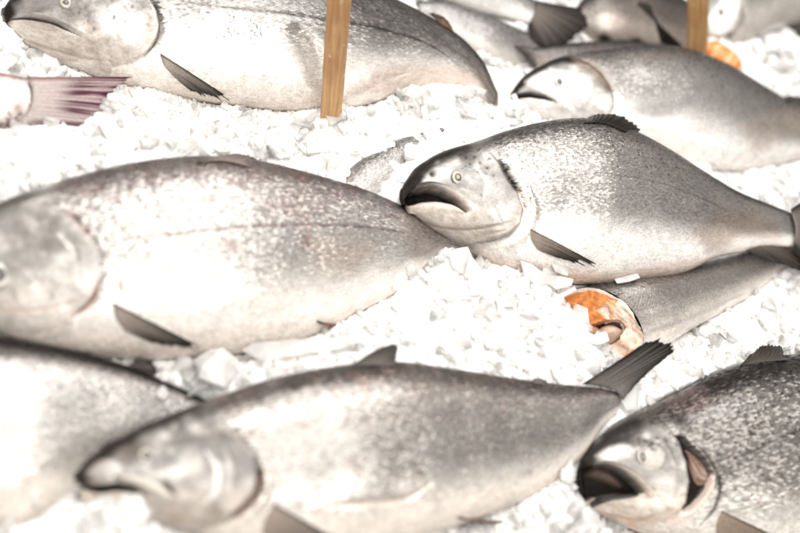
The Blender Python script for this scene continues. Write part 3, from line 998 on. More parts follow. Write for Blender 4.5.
STOPS_D = [(0.0, (0.7, 0.64, 0.6)), (0.14, (0.80, 0.77, 0.745)), (0.32, (0.70, 0.675, 0.65)), (0.5, (0.50, 0.475, 0.455)), (0.68, (0.38, 0.36, 0.34)), (0.85, (0.25, 0.235, 0.22)), (0.95, (0.15, 0.138, 0.13)), (1.0, (0.12, 0.11, 0.1))]
m = skin_material('salmon_skin_soft_silver', 270, speck_scale=180, contrast=0.5, bump=0.3, metal=0.4, seed=4)
fd = make_fish('salmon', 'blurred salmon with pale cheek and dark snout, lying in front of the far stake',
               [(512, 92, 515, 101), (522, 78, 527, 113), (540, 66, 550, 122), (562, 57, 578, 129), (600, 51, 611, 141), (640, 47, 650, 152), (680, 51, 690, 166), (720, 65, 728, 172),
                (758, 85, 764, 168), (792, 104, 794, 161), (822, 120, 820, 154), (848, 134, 842, 152)], m, h=0.03, alpha=0.6, stops=STOPS_D, paint=paint_d, dx=1.3, center=(650, 105))
eye(fd, 559, 82, 5.2, iris=(0.55, 0.52, 0.48), pupil=(0.03, 0.027, 0.025), pr=0.5, rim=(0.10, 0.09, 0.085), haze=(0.2, 0.185, 0.17))
strip(fd, 'upper_jaw', [(526, 87), (545, 90), (560, 97), (570, 103), (577, 110)], [(524, 91), (540, 93), (553, 99), (563, 106), (572, 112)], bulge=0.004, mat=M_SOFT,
      rowcol=lambda u, w, c: np.array([0.78, 0.76, 0.72]) * (0.45 + 0.55 * smooth(0.05, 0.4, u))[:, None])
fin(fd, 'adipose_fin', [(786, 101), (796, 106), (808, 113)], [(783, 97), (795, 96), (808, 100), (816, 110)], (0.12, 0.105, 0.095), (0.05, 0.044, 0.04), rays_n=6, root_off=0.003, tip_off=0.006, stay=False)
fin(fd, 'tail_fin', [(849, 134), (848, 143), (843, 152)], [(885, 120), (890, 145), (880, 172)], (0.25, 0.22, 0.2), (0.08, 0.07, 0.065), rays_n=14, stay=False, tip_off=-0.02)

# ---- F: front middle, the longest
F_GILL = [(214, 416), (226, 427), (241, 441), (253, 458), (258, 478), (255, 494), (246, 507), (226, 522), (200, 531)]


def paint_f(c):
    head_base(c, F_GILL, (77, 476), cheek=(0.30, 0.28, 0.26), jaw=(0.46, 0.40, 0.35), dark=(0.025, 0.022, 0.02), vb=(0.70, 0.92), step=0.0045)
    c.line([(222, 426), (240, 441), (252, 456)], 3, (0.24, 0.20, 0.18), 0.6)
    c.line([(255, 462), (259, 480), (255, 496), (244, 508), (224, 523)], 4.0, (0.09, 0.035, 0.025), 0.95, -0.003)
    c.line([(262, 462), (267, 482), (262, 500), (250, 514), (228, 529)], 4.0, (0.76, 0.68, 0.61), 0.8, 0.002)
    c.region([(76, 480), (76, 470), (86, 459), (110, 442), (140, 423), (180, 405), (215, 394), (190, 414), (160, 428), (130, 444), (112, 456), (95, 472), (92, 482)], (0.025, 0.022, 0.02), 0.88, 5)
    c.region([(86, 473), (98, 463), (112, 462), (118, 470), (106, 478), (92, 478)], (0.50, 0.46, 0.42), 0.7, 4, 0.002)
    c.region([(116, 452), (130, 446), (138, 452), (134, 462), (120, 463)], (0.16, 0.135, 0.12), 0.8, 4, -0.001)
    c.region([(140, 468), (160, 472), (178, 464), (200, 462), (190, 474), (165, 480), (148, 476)], (0.64, 0.61, 0.57), 0.5, 5)
    c.region([(185, 450), (200, 452), (204, 470), (192, 478), (184, 465)], (0.36, 0.335, 0.31), 0.55, 6)
    c.line([(205, 450), (216, 468), (214, 490), (200, 506)], 4, (0.72, 0.69, 0.66), 0.6, 0.001)
    c.line([(223, 445), (232, 465), (230, 490)], 3, (0.38, 0.35, 0.32), 0.5, -0.001)
    c.line([(190, 426), (205, 434), (222, 438)], 5, (0.24, 0.22, 0.2), 0.5)
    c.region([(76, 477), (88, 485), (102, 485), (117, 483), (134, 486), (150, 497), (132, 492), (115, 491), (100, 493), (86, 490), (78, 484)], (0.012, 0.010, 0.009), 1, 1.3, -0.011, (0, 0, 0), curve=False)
    c.line([(162, 480), (169, 489), (175, 495)], 2.2, (0.08, 0.06, 0.05), 0.9, -0.002)
    c.line([(110, 508), (150, 515), (190, 522), (225, 520)], 3, (0.46, 0.37, 0.30), 0.45)
    c.line([(262, 448), (320, 432), (390, 420), (460, 416), (530, 412), (610, 404)], 1.3, (0.34, 0.30, 0.28), 0.55, -0.0006, breakup=0.3)
    for x, y, r in ((300, 395, 12), (250, 402, 9), (340, 385, 12), (400, 382, 12), (450, 386, 10), (500, 390, 10), (550, 392, 9), (355, 465, 9), (400, 462, 12), (390, 480, 10), (420, 470, 8)):
        c.dot(x, y, r, None, 1, 0, (None, 0.75, None))
    c.line([(330, 506), (370, 502), (410, 496), (430, 484)], 3.5, (0.50, 0.42, 0.36), 0.6, -0.0022)
    for k in range(70):
        c.dot(rng.uniform(265, 580), rng.uniform(384, 480), rng.uniform(1.5, 5), (0.30, 0.27, 0.25) if rng.uniform() < 0.7 else (0.62, 0.59, 0.56), 0.28)
    c.line([(344, 458), (352, 465), (358, 473)], 3.0, (0.36, 0.31, 0.28), 0.6)
    c.region([(470, 528), (520, 500), (560, 470), (595, 440), (608, 424), (600, 446), (570, 482), (520, 515)], (0.46, 0.38, 0.32), 0.55, 8)


STOPS_F = [(0.0, (0.62, 0.54, 0.47)), (0.14, (0.74, 0.68, 0.62)), (0.32, (0.60, 0.565, 0.53)), (0.5, (0.45, 0.42, 0.395)), (0.68, (0.48, 0.45, 0.42)), (0.80, (0.60, 0.565, 0.53)), (0.89, (0.22, 0.2, 0.185)),  # bright band on the upper flank is highlight painted into the skin
           (0.96, (0.12, 0.11, 0.1)), (1.0, (0.05, 0.045, 0.04))]
m = skin_material('salmon_skin_freckled_silver', 290, speck=(0.10, 0.06, 0.055), speck_scale=190, blotch=(0.24, 0.17, 0.15), blotch_amt=0.6, contrast=0.6, bump=0.4, metal=0.45, seed=5, tilt_amt=0.5, stretch=1.4)
ff = make_fish('salmon', 'long front salmon with red gill line and black tail beside the cut orange fish',
               [(77, 471, 79, 485), (93, 452, 98, 499), (125, 433, 140, 516), (165, 416, 185, 533), (215, 397, 237, 547), (270, 379, 292, 554), (330, 367, 347, 552), (390, 362, 402, 542),
                (450, 369, 460, 525), (510, 378, 514, 505), (555, 384, 553, 483), (588, 387, 583, 455), (604, 389, 600, 430), (618, 392, 612, 416)], m, h=0.072, alpha=0.6, stops=STOPS_F, paint=paint_f, dx=1.3, center=(350, 450))
eye(ff, 146, 455, 7.6, iris=(0.52, 0.46, 0.40), pupil=(0.012, 0.010, 0.009), pr=0.52, rim=(0.05, 0.042, 0.038))
strip(ff, 'upper_jaw', [(112, 473), (130, 474), (148, 478), (162, 486), (172, 495)], [(114, 482), (132, 484), (147, 492), (160, 500), (170, 503)], bulge=0.004, mat=M_SOFT,
      rowcol=lambda u, w, c: np.array([0.5, 0.46, 0.41]) * (0.5 + 0.5 * smooth(0, 0.3, u))[:, None])
strip(ff, 'lower_jaw', [(74, 493), (86, 491), (100, 493.5), (116, 492), (134, 493)], [(76, 500), (88, 500), (102, 503), (118, 504), (136, 504)], bulge=0.003, mat=M_SOFT,
      rowcol=lambda u, w, c: np.array([0.52, 0.44, 0.37]) * (0.15 + 0.85 * smooth(0, 0.2, u))[:, None])
fin(ff, 'pectoral_fin', [(274, 504), (266, 518), (262, 534)], [(352, 548), (340, 552), (320, 556), (296, 558)], (0.42, 0.35, 0.30), (0.12, 0.10, 0.085), rays_n=13, tip_off=0.006, stripe=0.3, lead_w=0.07)
fin(ff, 'dorsal_fin', [(350, 366), (370, 365), (394, 366)], [(368, 354), (382, 347), (397, 346), (396, 362)], (0.16, 0.14, 0.125), (0.05, 0.042, 0.037), rays_n=12, root_off=0.003, tip_off=0.010, stay=False, jag=0.07)
fin(ff, 'tail_fin', [(582, 384), (598, 386), (612, 391), (620, 401)], [(632, 352), (651, 341), (674, 347), (650, 370), (636, 383)], (0.20, 0.182, 0.166), (0.022, 0.02, 0.018), rays_n=18, root_off=0.008, tip_off=0.030,
    stay=False, lead=(0.02, 0.018, 0.016), jag=0.05, stripe=0.75)
fin(ff, 'pelvic_fin', [(456, 517), (466, 519), (478, 520)], [(462, 520), (480, 522), (500, 523), (506, 522)], (0.40, 0.30, 0.25), (0.28, 0.2, 0.16), rays_n=4, tip_off=0.007)
fin(ff, 'adipose_fin', [(530, 383), (537, 384), (544, 385)], [(534, 378), (541, 378), (547, 381), (549, 386)], (0.2, 0.18, 0.16), (0.1, 0.09, 0.08), rays_n=5, root_off=0.003, tip_off=0.006, stay=False)

# ---- G: bottom right, mouth and gill wide open
G_GILL = [(655, 416), (668, 428), (678, 442), (685, 462), (688, 482), (685, 503), (674, 517), (655, 524)]


def paint_g(c):
    head_base(c, G_GILL, (584, 480), cheek=(0.36, 0.335, 0.31), jaw=(0.60, 0.51, 0.43), dark=(0.05, 0.045, 0.042), vb=(0.62, 0.9), step=0.005)
    c.region([(583, 476), (583, 460), (596, 442), (618, 424), (645, 408), (680, 396), (672, 412), (650, 424), (625, 440), (606, 452), (594, 466), (588, 478)], (0.03, 0.027, 0.025), 0.9, 5)
    c.region([(636, 414), (664, 402), (684, 410), (690, 430), (672, 424), (650, 428)], (0.09, 0.08, 0.073), 0.75, 6)
    c.region([(596, 456), (610, 448), (628, 446), (636, 452), (622, 458), (606, 462)], (0.50, 0.47, 0.44), 0.7, 4, 0.0015)
    c.region([(646, 448), (660, 450), (664, 460), (656, 470), (646, 468)], (0.36, 0.325, 0.29), 0.7, 4)
    c.line([(632, 444), (642, 441), (656, 444), (665, 454), (660, 468), (645, 472)], 1.6, (0.10, 0.09, 0.08), 0.5)
    for k in range(60):
        x, y = rng.uniform(620, 682), rng.uniform(412, 450)
        c.dot(x, y, rng.uniform(0.8, 2.0), (0.045, 0.04, 0.037), 0.65)
    c.line([(664, 440), (674, 456), (678, 478), (674, 500)], 3, (0.17, 0.155, 0.14), 0.5, -0.001)
    c.region([(655, 478), (670, 476), (676, 490), (668, 504), (655, 500)], (0.5, 0.46, 0.42), 0.5, 6)
    c.region([(576, 464), (592, 462), (594, 472), (592, 500), (576, 502)], (0.02, 0.017, 0.015), 1, 2)
    # gaping mouth
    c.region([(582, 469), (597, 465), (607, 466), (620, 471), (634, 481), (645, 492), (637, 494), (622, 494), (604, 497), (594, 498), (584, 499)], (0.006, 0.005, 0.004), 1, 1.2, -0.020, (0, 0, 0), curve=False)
    c.region([(594, 474), (600, 468), (612, 470), (622, 477), (628, 486), (610, 480)], (0.075, 0.052, 0.04), 0.7, 4, 0.003)
    c.line([(600, 512), (620, 517), (640, 519), (660, 514)], 2.0, (0.40, 0.27, 0.20), 0.7, -0.0015)
    c.line([(626, 519), (632, 526), (640, 530)], 3.0, (0.62, 0.33, 0.20), 0.6)
    # open gill: dark slot behind the plate
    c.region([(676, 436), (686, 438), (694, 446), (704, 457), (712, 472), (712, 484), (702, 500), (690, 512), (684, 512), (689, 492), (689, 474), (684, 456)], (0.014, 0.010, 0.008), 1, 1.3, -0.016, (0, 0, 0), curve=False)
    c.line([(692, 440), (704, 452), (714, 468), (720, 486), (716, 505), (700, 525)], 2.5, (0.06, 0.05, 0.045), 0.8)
    c.line([(716, 456), (735, 458), (755, 450), (780, 438), (810, 426), (860, 412)], 1.3, (0.05, 0.045, 0.04), 0.85, -0.001, breakup=0.35)
    c.region([(660, 398), (700, 386), (712, 398), (704, 412), (684, 414)], (0.20, 0.15, 0.14), 0.5, 6)
    for k in range(12):
        c.dot(rng.uniform(700, 800), rng.uniform(385, 440), rng.uniform(6, 12), None, 1, 0, (None, 0.9, None))


STOPS_G = [(0.0, (0.60, 0.53, 0.47)), (0.16, (0.74, 0.70, 0.65)), (0.30, (0.66, 0.62, 0.58)), (0.42, (0.52, 0.485, 0.45)), (0.58, (0.42, 0.39, 0.365)), (0.72, (0.48, 0.45, 0.42)), (0.84, (0.38, 0.355, 0.333)),
           (0.93, (0.11, 0.10, 0.094)), (1.0, (0.04, 0.036, 0.033))]
m = skin_material('salmon_skin_dark_scaled', 285, speck_scale=160, contrast=1.0, bump=0.6, metal=0.6, seed=6, tilt_amt=0.75, stretch=1.6)
fg = make_fish('salmon', 'dark speckled salmon at lower right with wide open mouth and lifted gill plate',
               [(584, 458, 588, 506), (591, 447, 601, 515), (610, 429, 630, 528), (640, 411, 665, 542), (680, 391, 708, 552), (725, 369, 752, 562), (775, 357, 802, 562),
                (830, 352, 855, 545), (890, 353, 905, 520), (950, 362, 955, 485), (1000, 376, 998, 450)], m, h=0.055, alpha=0.6, stops=STOPS_G, paint=paint_g, dx=1.0, center=(700, 465))
eye(fg, 642, 457, 6.2, iris=(0.42, 0.38, 0.33), pupil=(0.12, 0.105, 0.095), pr=0.55, squash=1.25, ang=0.15, haze=(0.30, 0.27, 0.24), rim=(0.26, 0.23, 0.21))
strip(fg, 'upper_jaw', [(593, 463), (606, 460), (620, 463), (634, 469), (648, 482), (658, 497)], [(594, 468), (606, 466), (619, 471), (632, 480), (643, 491), (651, 501)],
      bulge=0.005, mat=M_SOFT, rowcol=jawcol((0.34, 0.29, 0.255), (0.66, 0.58, 0.51), (0.10, 0.085, 0.075)))
strip(fg, 'lower_jaw', [(588, 503), (596, 498), (608, 496), (622, 494), (638, 492)], [(591, 509), (600, 505), (612, 501), (626, 499), (640, 496)], bulge=0.007, mat=M_SOFT,
      rowcol=lambda u, w, c: np.array([0.03, 0.025, 0.022]) * (0.7 + 1.6 * smooth(0.5, 1, w))[:, None])
strip(fg, 'gill_arch', [(682, 446), (692, 452), (702, 462), (709, 474)], [(688, 458), (690, 474), (697, 487), (708, 484)], bulge=0.004, sink=0.004, mat=M_SOFT,
      rowcol=lambda u, w, c: np.array([0.27, 0.17, 0.125]) * (0.55 + 0.45 * np.sin(w * 24))[:, None] ** 0.5 * (0.7 + 0.5 * u)[:, None])
strip(fg, 'gill_flap', [(709, 473), (705, 486), (694, 500), (680, 512), (664, 521)], [(715, 474), (714, 488), (704, 504), (688, 518), (668, 529)], bulge=0.003, mat=M_FLESH,
      rowcol=lambda u, w, c: np.array([0.80, 0.66, 0.585]) * (0.8 + 0.2 * w)[:, None])
fin(fg, 'pectoral_fin', [(721, 511), (716, 524), (716, 540)], [(800, 548), (786, 556), (768, 560), (748, 560)], (0.40, 0.31, 0.24), (0.20, 0.155, 0.125), rays_n=13, tip_off=0.007, stripe=0.35, lead_w=0.05)
fin(fg, 'dorsal_fin', [(738, 366), (760, 362), (784, 360)], [(750, 355), (764, 346), (780, 347), (786, 358)], (0.10, 0.09, 0.08), (0.04, 0.036, 0.032), rays_n=13, root_off=0.004, tip_off=0.006, stay=False, jag=0.12)

# ---- H: bottom left, out of focus, sloping under the front fish


def paint_h(c):
    c.line([(60, 392), (120, 398), (180, 408)], 5, (0.44, 0.42, 0.40), 0.3)
    for k in range(10):
        c.dot(rng.uniform(0, 170), rng.uniform(355, 390), rng.uniform(8, 14), None, 1, 0, (None, 0.7, None))


STOPS_H = [(0.0, (0.60, 0.54, 0.48)), (0.2, (0.66, 0.61, 0.56)), (0.45, (0.60, 0.57, 0.535)), (0.7, (0.60, 0.575, 0.55)), (0.85, (0.50, 0.47, 0.445)), (0.92, (0.16, 0.145, 0.135)), (0.955, (0.03, 0.026, 0.024)), (1.0, (0.03, 0.026, 0.024))]
m = skin_material('salmon_skin_black_edged', 270, speck_scale=180, contrast=0.4, bump=0.3, metal=0.4, seed=7)
fh = make_fish('salmon', 'blurred headless-looking flank with a black back edge at lower left, running under the front salmon',
               [(-262, 420, -260, 440), (-200, 362, -190, 495), (-120, 338, -110, 535), (-40, 334, -30, 545), (20, 341, 20, 538), (80, 353, 75, 512), (130, 367, 122, 486), (180, 388, 168, 458),
                (230, 412, 218, 446), (260, 428, 252, 448)], m, h=-0.02, alpha=0.6, stops=STOPS_H, paint=paint_h, dx=1.7, center=(80, 430))
fh.ob['label'] = 'blurred salmon flank with a black back edge at lower left, running under the front salmon'
fin(fh, 'adipose_fin', [(128, 366), (138, 370), (148, 374)], [(140, 358), (152, 362), (157, 372), (153, 378)], (0.12, 0.1, 0.09), (0.04, 0.035, 0.03), rays_n=5, root_off=0.004, tip_off=0.014, stay=False)

# ---- E: cut fish showing orange flesh


def paint_e(c):
    c.line([(600, 300), (650, 292), (700, 282), (750, 270)], 5, (0.26, 0.235, 0.22), 0.6)
    c.line([(625, 318), (670, 306), (720, 290)], 3, (0.50, 0.46, 0.43), 0.5)
    c.line([(640, 335), (690, 318), (740, 295)], 3, (0.34, 0.31, 0.29), 0.5)


STOPS_E = [(0.0, (0.72, 0.66, 0.6)), (0.2, (0.62, 0.57, 0.52)), (0.5, (0.42, 0.385, 0.36)), (0.8, (0.33, 0.30, 0.28)), (1.0, (0.20, 0.18, 0.17))]
m = skin_material('salmon_skin_dull_grey', 283, speck_scale=180, contrast=0.55, bump=0.45, metal=0.35, seed=8)
EP = [(569, 292, 622, 366), (585, 287, 644, 358), (622, 279, 676, 338), (660, 273, 706, 322), (700, 265, 738, 304), (740, 255, 766, 285), (776, 245, 788, 268), (800, 240, 806, 258)]
fe = make_fish('cut_salmon', 'headless cut salmon showing orange flesh, tucked under the white belly of a whole salmon', EP, m, h=0.012, alpha=0.5, kthick=0.78, shear=0.85, stops=STOPS_E,
               paint=paint_e, dx=1.2, group='cut salmon', cat='cut salmon', center=(640, 310), open_head=True)
# the cut face: rings from the skin inwards, with loin, belly wall and cavity
D0_, V0_ = fe.on_plane([EP[0][:2]])[0], fe.on_plane([EP[0][2:]])[0]
cen, half = (D0_ + V0_) / 2, (D0_ - V0_) / 2
bthk = np.linalg.norm(half) * 0.78 * 1.06 * 0.86
axd = unit(fe.on_plane([(700, 292)])[0] - cen)
na, nr_ = 96, 40
Pf, cf = [], []
for i in range(nr_ + 1):
    for k in range(na):
        a = 2 * math.pi * k / na
        q = (1 - i / nr_) * (1 - 0.025 * abs(noise.noise(Vector((math.cos(a) * 3, math.sin(a) * 3, 7)))))
        x_, y_ = math.cos(a), math.sin(a)
        ys = math.copysign(abs(y_) ** 0.82, y_)
        p = cen + half * x_ * q * 0.995 + (fe.N + axd * 0.85) * bthk * ys * q * 0.995
        X, Y = x_ * q, ys * q
        nz = noise.noise(Vector((X * 4, Y * 4, 3.0))) * 0.5 + noise.noise(Vector((X * 11, Y * 11, 9.0))) * 0.3
        o = 0.0035 * nz - 0.003 * (1 - q) + 0.0012 * noise.noise(Vector((X * 26, Y * 9, 1)))
        cav = ((X + 0.16 + nz * 0.12) / 0.30) ** 2 + ((Y - 0.02) / 0.55) ** 2      # gut cavity
        if X > (0.02 if Y < 0.35 else 0.42) + 0.12 * nz:
            f_ = 0.5 + 0.5 * math.sin(math.hypot(X - 1.0, Y * 0.8) * 30 + nz * 6)
            co = np.array([0.62, 0.22, 0.06]) * (0.8 + 0.3 * f_) + np.array([0.10, 0.09, 0.05]) * max(0, f_ - 0.75) * 2
            o += 0.007 * max(0, 1 - ((X - 0.5) / 0.5) ** 2 - (Y / 1.1) ** 2)
        else:
            co = np.array([0.84, 0.66, 0.54]) * (0.95 + 0.35 * nz)
            w_ = max(float(smooth(0.02, 0.3, nz)), float(smooth(-0.7, -0.85, X)))
            co = co * (1 - w_) + np.array([0.74, 0.34, 0.15]) * w_
            o += 0.004 * math.sin(Y * 9 + X * 4 + nz * 4)
        if cav < 1:
            o -= 0.018 * (1 - cav) ** 0.5
            co = co * 0.3 + np.array([0.34, 0.22, 0.16]) * 0.7
            if cav < 0.55:
                co = np.array([0.05, 0.025, 0.018])
        if q > 0.93 + 0.04 * nz:
            co = np.array([0.62, 0.54, 0.47])
        Pf.append(p - axd * o)
        cf.append(co)
Pf, cf = np.array(Pf), np.array(cf)
cut = make_mesh('cut_face', Pf, grid_faces(nr_ + 1, na, wrap=True), M_FLESH, fe.ob, np.clip(cf, 0.004, 0.95))
# two organs lying in the cavity
for (x_, y_, r_, cl) in ((-0.02, -0.40, 0.27, (0.42, 0.22, 0.13)), (-0.22, 0.02, 0.27, (0.48, 0.34, 0.27))):
    c0 = cen + half * x_ + (fe.N + axd * 0.85) * bthk * y_ + axd * 0.014
    P_, nu, nv = [], 16, 24
    for i in range(nu + 1):
        for k in range(nv):
            a, e = 2 * math.pi * k / nv, math.pi * i / nu
            rr = np.linalg.norm(half) * r_ * (1 + 0.05 * math.sin(3 * a + e * 2))
            P_.append(c0 + unit(half) * rr * 0.8 * math.sin(e) * math.cos(a) + fe.N * rr * 1.1 * math.sin(e) * math.sin(a) + axd * rr * math.cos(e))
    make_mesh('organ', np.array(P_), grid_faces(nu + 1, nv, wrap=True), M_FLESH, fe.ob, np.tile(np.array(cl), (len(P_), 1)))

# ---- the tail poking in from the left edge


def paint_t(c):
    c.dot(18, 108, 8, (0.20, 0.12, 0.10), 0.7)
    c.dot(32, 106, 6, (0.28, 0.18, 0.15), 0.6)
    c.line([(-20, 74), (5, 74), (30, 80)], 2.5, (0.30, 0.17, 0.15), 0.8)
    for k in range(20):
        c.dot(rng.uniform(0, 34), rng.uniform(112, 128), rng.uniform(1, 2.5), (0.1, 0.06, 0.055), 0.8)


STOPS_T = [(0.0, (0.16, 0.12, 0.11)), (0.14, (0.40, 0.35, 0.32)), (0.3, (0.60, 0.565, 0.535)), (0.7, (0.68, 0.645, 0.615)), (0.93, (0.55, 0.49, 0.45)), (1.0, (0.3, 0.22, 0.2))]
m = skin_material('salmon_skin_pale_tail', 283, speck=(0.12, 0.05, 0.06), speck_scale=200, contrast=0.3, bump=0.3, metal=0.25, seed=9)
ft = make_fish('salmon', 'pale forked salmon tail with dark magenta streaks, poking in from the left edge',
               [(-260, 100, -258, 130), (-210, 78, -205, 152), (-150, 64, -150, 162), (-95, 60, -95, 156), (-40, 66, -42, 142), (0, 73, -4, 131), (30, 79, 22, 126)], m, h=0.05, alpha=0.6,
               stops=STOPS_T, paint=paint_t, dx=1.5, center=(-60, 105))
n_, m_ = 90, 30
fin(ft, 'tail_fin', [(27, 79), (32, 92), (29, 112), (14, 128)], [(134, 77), (114, 90), (103, 106), (118, 123), (148, 134)], (0.54, 0.48, 0.45), (0.46, 0.34, 0.345), rays_n=15, root_off=0.008, tip_off=0.004,
    stay=False, lead=(0.20, 0.10, 0.09), lead_w=0.07, trail=(0.03, 0.022, 0.02), jag=0.05, stripe=0.35)
# dark ray streaks of that tail
tail_ob = ft.ob.children[0]
pa = np.empty(len(tail_ob.data.vertices) * 4, np.float32)
tail_ob.data.color_attributes['pig'].data.foreach_get('color', pa)
pa = pa.reshape(120, 20, 4)
for i in range(120):
    u_ = i / 119
    s_ = noise.noise(Vector((u_ * 23, 0.3, 5)))
    for k in range(20):
        w_ = k / 19
        a_ = max(0, min(1, (s_ * 3.4 + 0.3 + noise.noise(Vector((u_ * 9, w_ * 3, 1))) * 1.1))) * smooth(0.25, 0.6, w_)
        if u_ > 0.80:
            a_ = max(a_, 0.85 * smooth(0.0, 0.25, w_))
        pa[i, k, :3] = pa[i, k, :3] * (1 - a_) + np.array([0.085, 0.022, 0.045]) * a_
tail_ob.data.color_attributes['pig'].data.foreach_set('color', pa.ravel())

# ---- the far rows along the top edge
m = skin_material('salmon_skin_far_pink', 243, speck_scale=160, contrast=0.4, bump=0.3, metal=0.3, seed=10)
STOPS_I = [(0.0, (0.75, 0.69, 0.63)), (0.3, (0.82, 0.79, 0.75)), (0.55, (0.6, 0.55, 0.51)), (0.8, (0.3, 0.27, 0.25)), (1.0, (0.1, 0.09, 0.08))]
STOPS_I = [(p, tuple(x * k for x, k in zip(c, (0.72, 0.74, 0.76)))) for p, c in STOPS_I]
fi_ = make_fish('salmon', 'far pale-bellied salmon at the top edge with a dark spread tail fan',
                [(300, -95, 302, -75), (330, -105, 335, -50), (380, -105, 385, -20), (430, -85, 430, -2), (475, -52, 470, 12), (510, -20, 503, 18), (536, 2, 528, 24)], m, h=0.012, alpha=0.6, stops=STOPS_I, dx=2.0,
                center=(430, -40))
fin(fi_, 'tail_fin', [(536, 1), (535, 12), (528, 25)], [(580, 8), (585, 22), (572, 38), (552, 48), (530, 40)], (0.20, 0.17, 0.15), (0.035, 0.03, 0.027), rays_n=9, root_off=0.006, tip_off=0.004, stay=False,
    trail=(0.03, 0.025, 0.022), lead_w=0.2)
STOPS_J = [(0.0, (0.66, 0.57, 0.5)), (0.4, (0.52, 0.46, 0.42)), (0.8, (0.36, 0.32, 0.30)), (1.0, (0.2, 0.18, 0.165))]
STOPS_J = [(p, tuple(x * k for x, k in zip(c, (0.72, 0.78, 0.82)))) for p, c in STOPS_J]
fj = make_fish('salmon', 'pinkish grey salmon flank under the dark tail fan near the top edge',
               [(418, 2, 422, 22), (440, 2, 446, 42), (470, 10, 476, 58), (500, 22, 502, 66), (530, 34, 528, 64), (552, 44, 548, 58)], m, h=-0.022, alpha=0.6, stops=STOPS_J, dx=2.0, center=(490, 36))
STOPS_K = [(0.0, (0.45, 0.37, 0.31)), (0.4, (0.36, 0.31, 0.28)), (0.75, (0.28, 0.25, 0.235)), (0.92, (0.10, 0.085, 0.077)), (1.0, (0.04, 0.035, 0.03))]
STOPS_K = [(p, tuple(x * k for x, k in zip(c, (0.72, 0.74, 0.76)))) for p, c in STOPS_K]
fk = make_fish('salmon', 'grey salmon tail with dark upper edge just behind the upper right snout',
               [(528, 49, 534, 66), (560, 45, 566, 76), (600, 42, 606, 86), (640, 42, 645, 80), (675, 47, 680, 72), (695, 53, 696, 64)], m, h=-0.012, alpha=0.6, stops=STOPS_K, dx=1.8, center=(640, 60))
fin(fk, 'tail_fin', [(530, 48), (533, 57), (536, 66)], [(514, 46), (524, 56), (536, 70)], (0.28, 0.245, 0.22), (0.06, 0.05, 0.045), rays_n=10, root_off=0.006, tip_off=0.004, stay=False)
STOPS_L = [(0.0, (0.62, 0.50, 0.42)), (0.3, (0.50, 0.40, 0.34)), (0.6, (0.36, 0.29, 0.25)), (0.85, (0.16, 0.13, 0.115)), (1.0, (0.05, 0.042, 0.037))]
STOPS_L = [(p, tuple(x * k for x, k in zip(c, (0.55, 0.6, 0.63)))) for p, c in STOPS_L]


def paint_l(c):
    c.region([(596, 38), (604, 33), (612, 38), (606, 44)], (0.02, 0.017, 0.015), 0.9, 3)
    c.region([(630, 38), (640, 38), (644, 44), (634, 44)], (0.02, 0.017, 0.015), 0.9, 3)
    c.region([(598, 18), (612, 14), (626, 22), (614, 30), (602, 28)], (0.62, 0.53, 0.46), 0.6, 5)


fl = make_fish('salmon', 'far brownish salmon in front of the far stake foot with a black fin slanting across it',
               [(576, 8, 580, 26), (590, -8, 596, 40), (622, -14, 628, 48), (650, -12, 655, 52), (680, -2, 683, 52), (702, 14, 703, 44)], m, h=0.004, alpha=0.6, stops=STOPS_L, paint=paint_l, dx=2.0, center=(660, 20))
fl.ob['label'] = 'far brownish salmon left of the far stake, a black fin slanting across it'
fin(fl, 'pectoral_fin', [(636, 4), (643, 3), (650, 6)], [(684, 48), (678, 50), (668, 46), (660, 40)], (0.045, 0.036, 0.03), (0.02, 0.017, 0.015), rays_n=8, tip_off=0.004, jag=0.08)
STOPS_M = [(0.0, (0.7, 0.6, 0.52)), (0.35, (0.66, 0.56, 0.49)), (0.7, (0.52, 0.44, 0.39)), (1.0, (0.36, 0.31, 0.28))]
STOPS_M = [(p, tuple(x * k for x, k in zip(c, (0.72, 0.78, 0.82)))) for p, c in STOPS_M]


def paint_m(c):
    c.region([(705, 6), (722, -6), (742, 0), (738, 22), (726, 36), (710, 34)], (0.62, 0.60, 0.58), 0.8, 6)
    c.line([(708, 36), (718, 40), (728, 37), (736, 30)], 3.0, (0.03, 0.026, 0.023), 0.9, -0.004)
    c.line([(744, 6), (742, 20), (734, 34)], 3.0, (0.2, 0.17, 0.15), 0.6, -0.002)


fm = make_fish('salmon', 'far salmon at the top right corner with a pale silver head and tan flank',
               [(704, 12, 708, 36), (714, -10, 720, 44), (740, -34, 746, 42), (780, -52, 784, 28), (830, -60, 834, 20), (890, -55, 890, 10), (950, -36, 945, 0)], m, h=0.03, alpha=0.6, stops=STOPS_M, paint=paint_m, dx=2.0,
               center=(780, -10))
eye(fm, 722, 12, 4.5, iris=(0.4, 0.37, 0.33))
STOPS_N = [(0.0, (0.6, 0.57, 0.54)), (0.5, (0.42, 0.40, 0.38)), (1.0, (0.22, 0.205, 0.195))]
m2 = skin_material('salmon_skin_buried_grey', 256, speck_scale=140, contrast=0.8, bump=0.5, metal=0.3, seed=12)
fn = make_fish('salmon', 'scaly grey salmon back almost buried in ice below the nearer wooden stake',
               [(318, 196, 322, 206), (345, 172, 352, 212), (385, 146, 396, 196), (425, 131, 438, 178), (462, 122, 472, 160), (490, 118, 496, 138)], m2, h=0.038, alpha=0.35, stops=STOPS_N, dx=1.6, center=(400, 160), firm=False)

